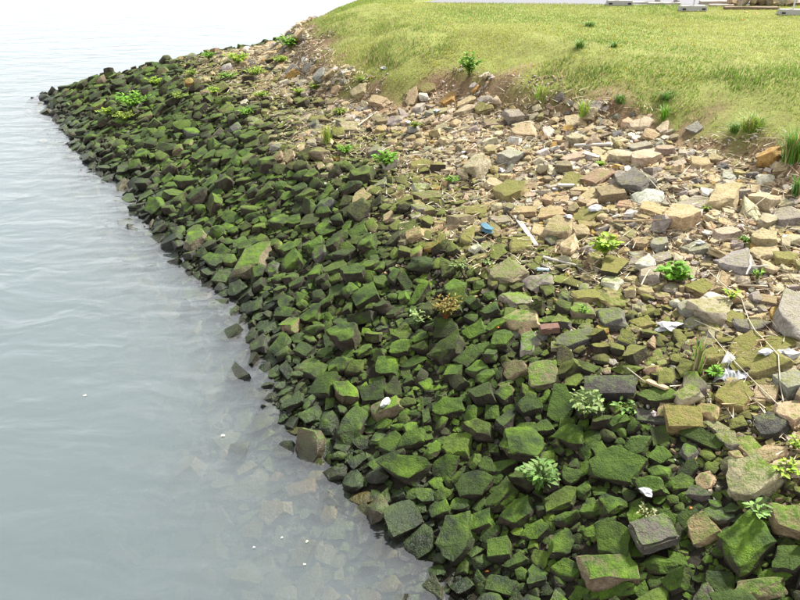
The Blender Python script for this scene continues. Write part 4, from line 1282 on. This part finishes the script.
flat_beam('grey timber lying across the left of the far rubble pile', 700, 745, 4.2, 0.09, 0.2, M_DRIFT, -0.04)
flat_beam('dark timber lying behind the right fence foot', 752, 800, 5.5, 0.08, 0.18, M_TIMBER, 0.02)
flat_beam('pale short plank lying between the left and middle fence feet', 632, 656, 3.6, 0.05, 0.12, M_WWOOD, 0.05)
r_ = random.Random(404)
pile = []
for k in range(16):
    px = 738 + (k % 8) * 7.6 + r_.uniform(-2, 2)
    p = hit(px, 6.5 if k < 8 else 4.5)
    a = r_.uniform(0.14, 0.24)
    pile.append((px, p + Vector((r_.uniform(-0.05, 0.05), 0.12 + (0 if k < 8 else 0.15), a * 0.5 + (0.03 if k < 8 else 0.20))), a, k))
ordw = ['first', 'second', 'third', 'fourth', 'fifth', 'sixth', 'seventh', 'eighth']
for row in (0, 1):
    for i, (px, p, a, k) in enumerate(sorted([q for q in pile if (q[3] >= 8) == bool(row)])):
        s = Stone(); s.seed = 900 + k; s.shape = [B, S, Wd][k % 3]; s.a, s.b, s.c = a, a * 0.7, a * 0.55
        s.R = np.array(Euler((r_.gauss(0, 0.5), r_.gauss(0, 0.6), r_.uniform(0, 6.28))).to_matrix(), np.float32)
        c = vary(PALETTE[r_.choice(['tan', 'brown', 'pale', 'slate', 'pink'])], r_)
        P, T = stone_arrays(s, 1)
        o = link('pile_stone', mesh_np('pile_stone', P, T, np.tile(np.array([*c, 0.0], np.float32), (len(P), 1)), sharp=38, hue=np.zeros(len(P))), M_STONE)
        o.location = p
        tag(o, '%s stone from the left in the %s row of the far rubble pile' % (ordw[i], 'upper' if row else 'lower'), 'stone', 'stones of the far rubble pile')

def magenta_board():
    a, b = hit(655, 2.2), hit(679, 2.2)
    c = (a + b) / 2; L = (b - a).length
    rt = empty('hoarding_board', c); tag(rt, 'magenta board standing at the top edge behind the fence posts', 'board')
    def part(name, size, loc, mat):
        bm = bmesh.new(); bmesh.ops.create_cube(bm, size=1.0); bmesh.ops.scale(bm, vec=size, verts=bm.verts)
        bmesh.ops.bevel(bm, geom=list(bm.edges), offset=min(size) * 0.2, segments=1, affect='EDGES')
        me = bpy.data.meshes.new(name); bm.to_mesh(me); bm.free()
        link(name, me, mat, rt).location = loc
    part('panel', (L, 0.03, 0.8), (0, 0, 0.47), M_MAGENTA)
    for sx in (-0.4, 0.4):
        part('foot', (0.06, 0.35, 0.07), (sx * L, 0, 0.035), M_CONC)
magenta_board()

# small yellow flowers in the grass shoulder
def flowers():
    r = random.Random(88); V, T, C = [], [], []
    for _ in range(260):
        px, py = r.uniform(305, 700), r.uniform(12, 105)
        p = hit(px, py)
        if float(sdist(np.array([p.x]), np.array([p.y]), POLYG)[0]) < 0.3: continue
        s = r.uniform(0.008, 0.014); h = r.uniform(0.07, 0.12); i = len(V)
        for k in range(5): V.append(p + Vector((math.cos(k * 1.2566) * s, math.sin(k * 1.2566) * s, h)))
        V.append(p + Vector((0, 0, h + s * 0.6))); V.append(p + Vector((0, 0, h - 0.06)))
        for k in range(5):
            T.append((i + k, i + (k + 1) % 5, i + 5)); T.append((i + (k + 1) % 5, i + k, i + 6))
        C += [(0.55, 0.46, 0.06, 1)] * 7
    tag(link('grass_flowers', mesh_np('grass_flowers', V, T, C), M_LEAF), 'tiny yellow flowers scattered over the grass shoulder', 'flowers', kind='stuff')
flowers()
build_grass()
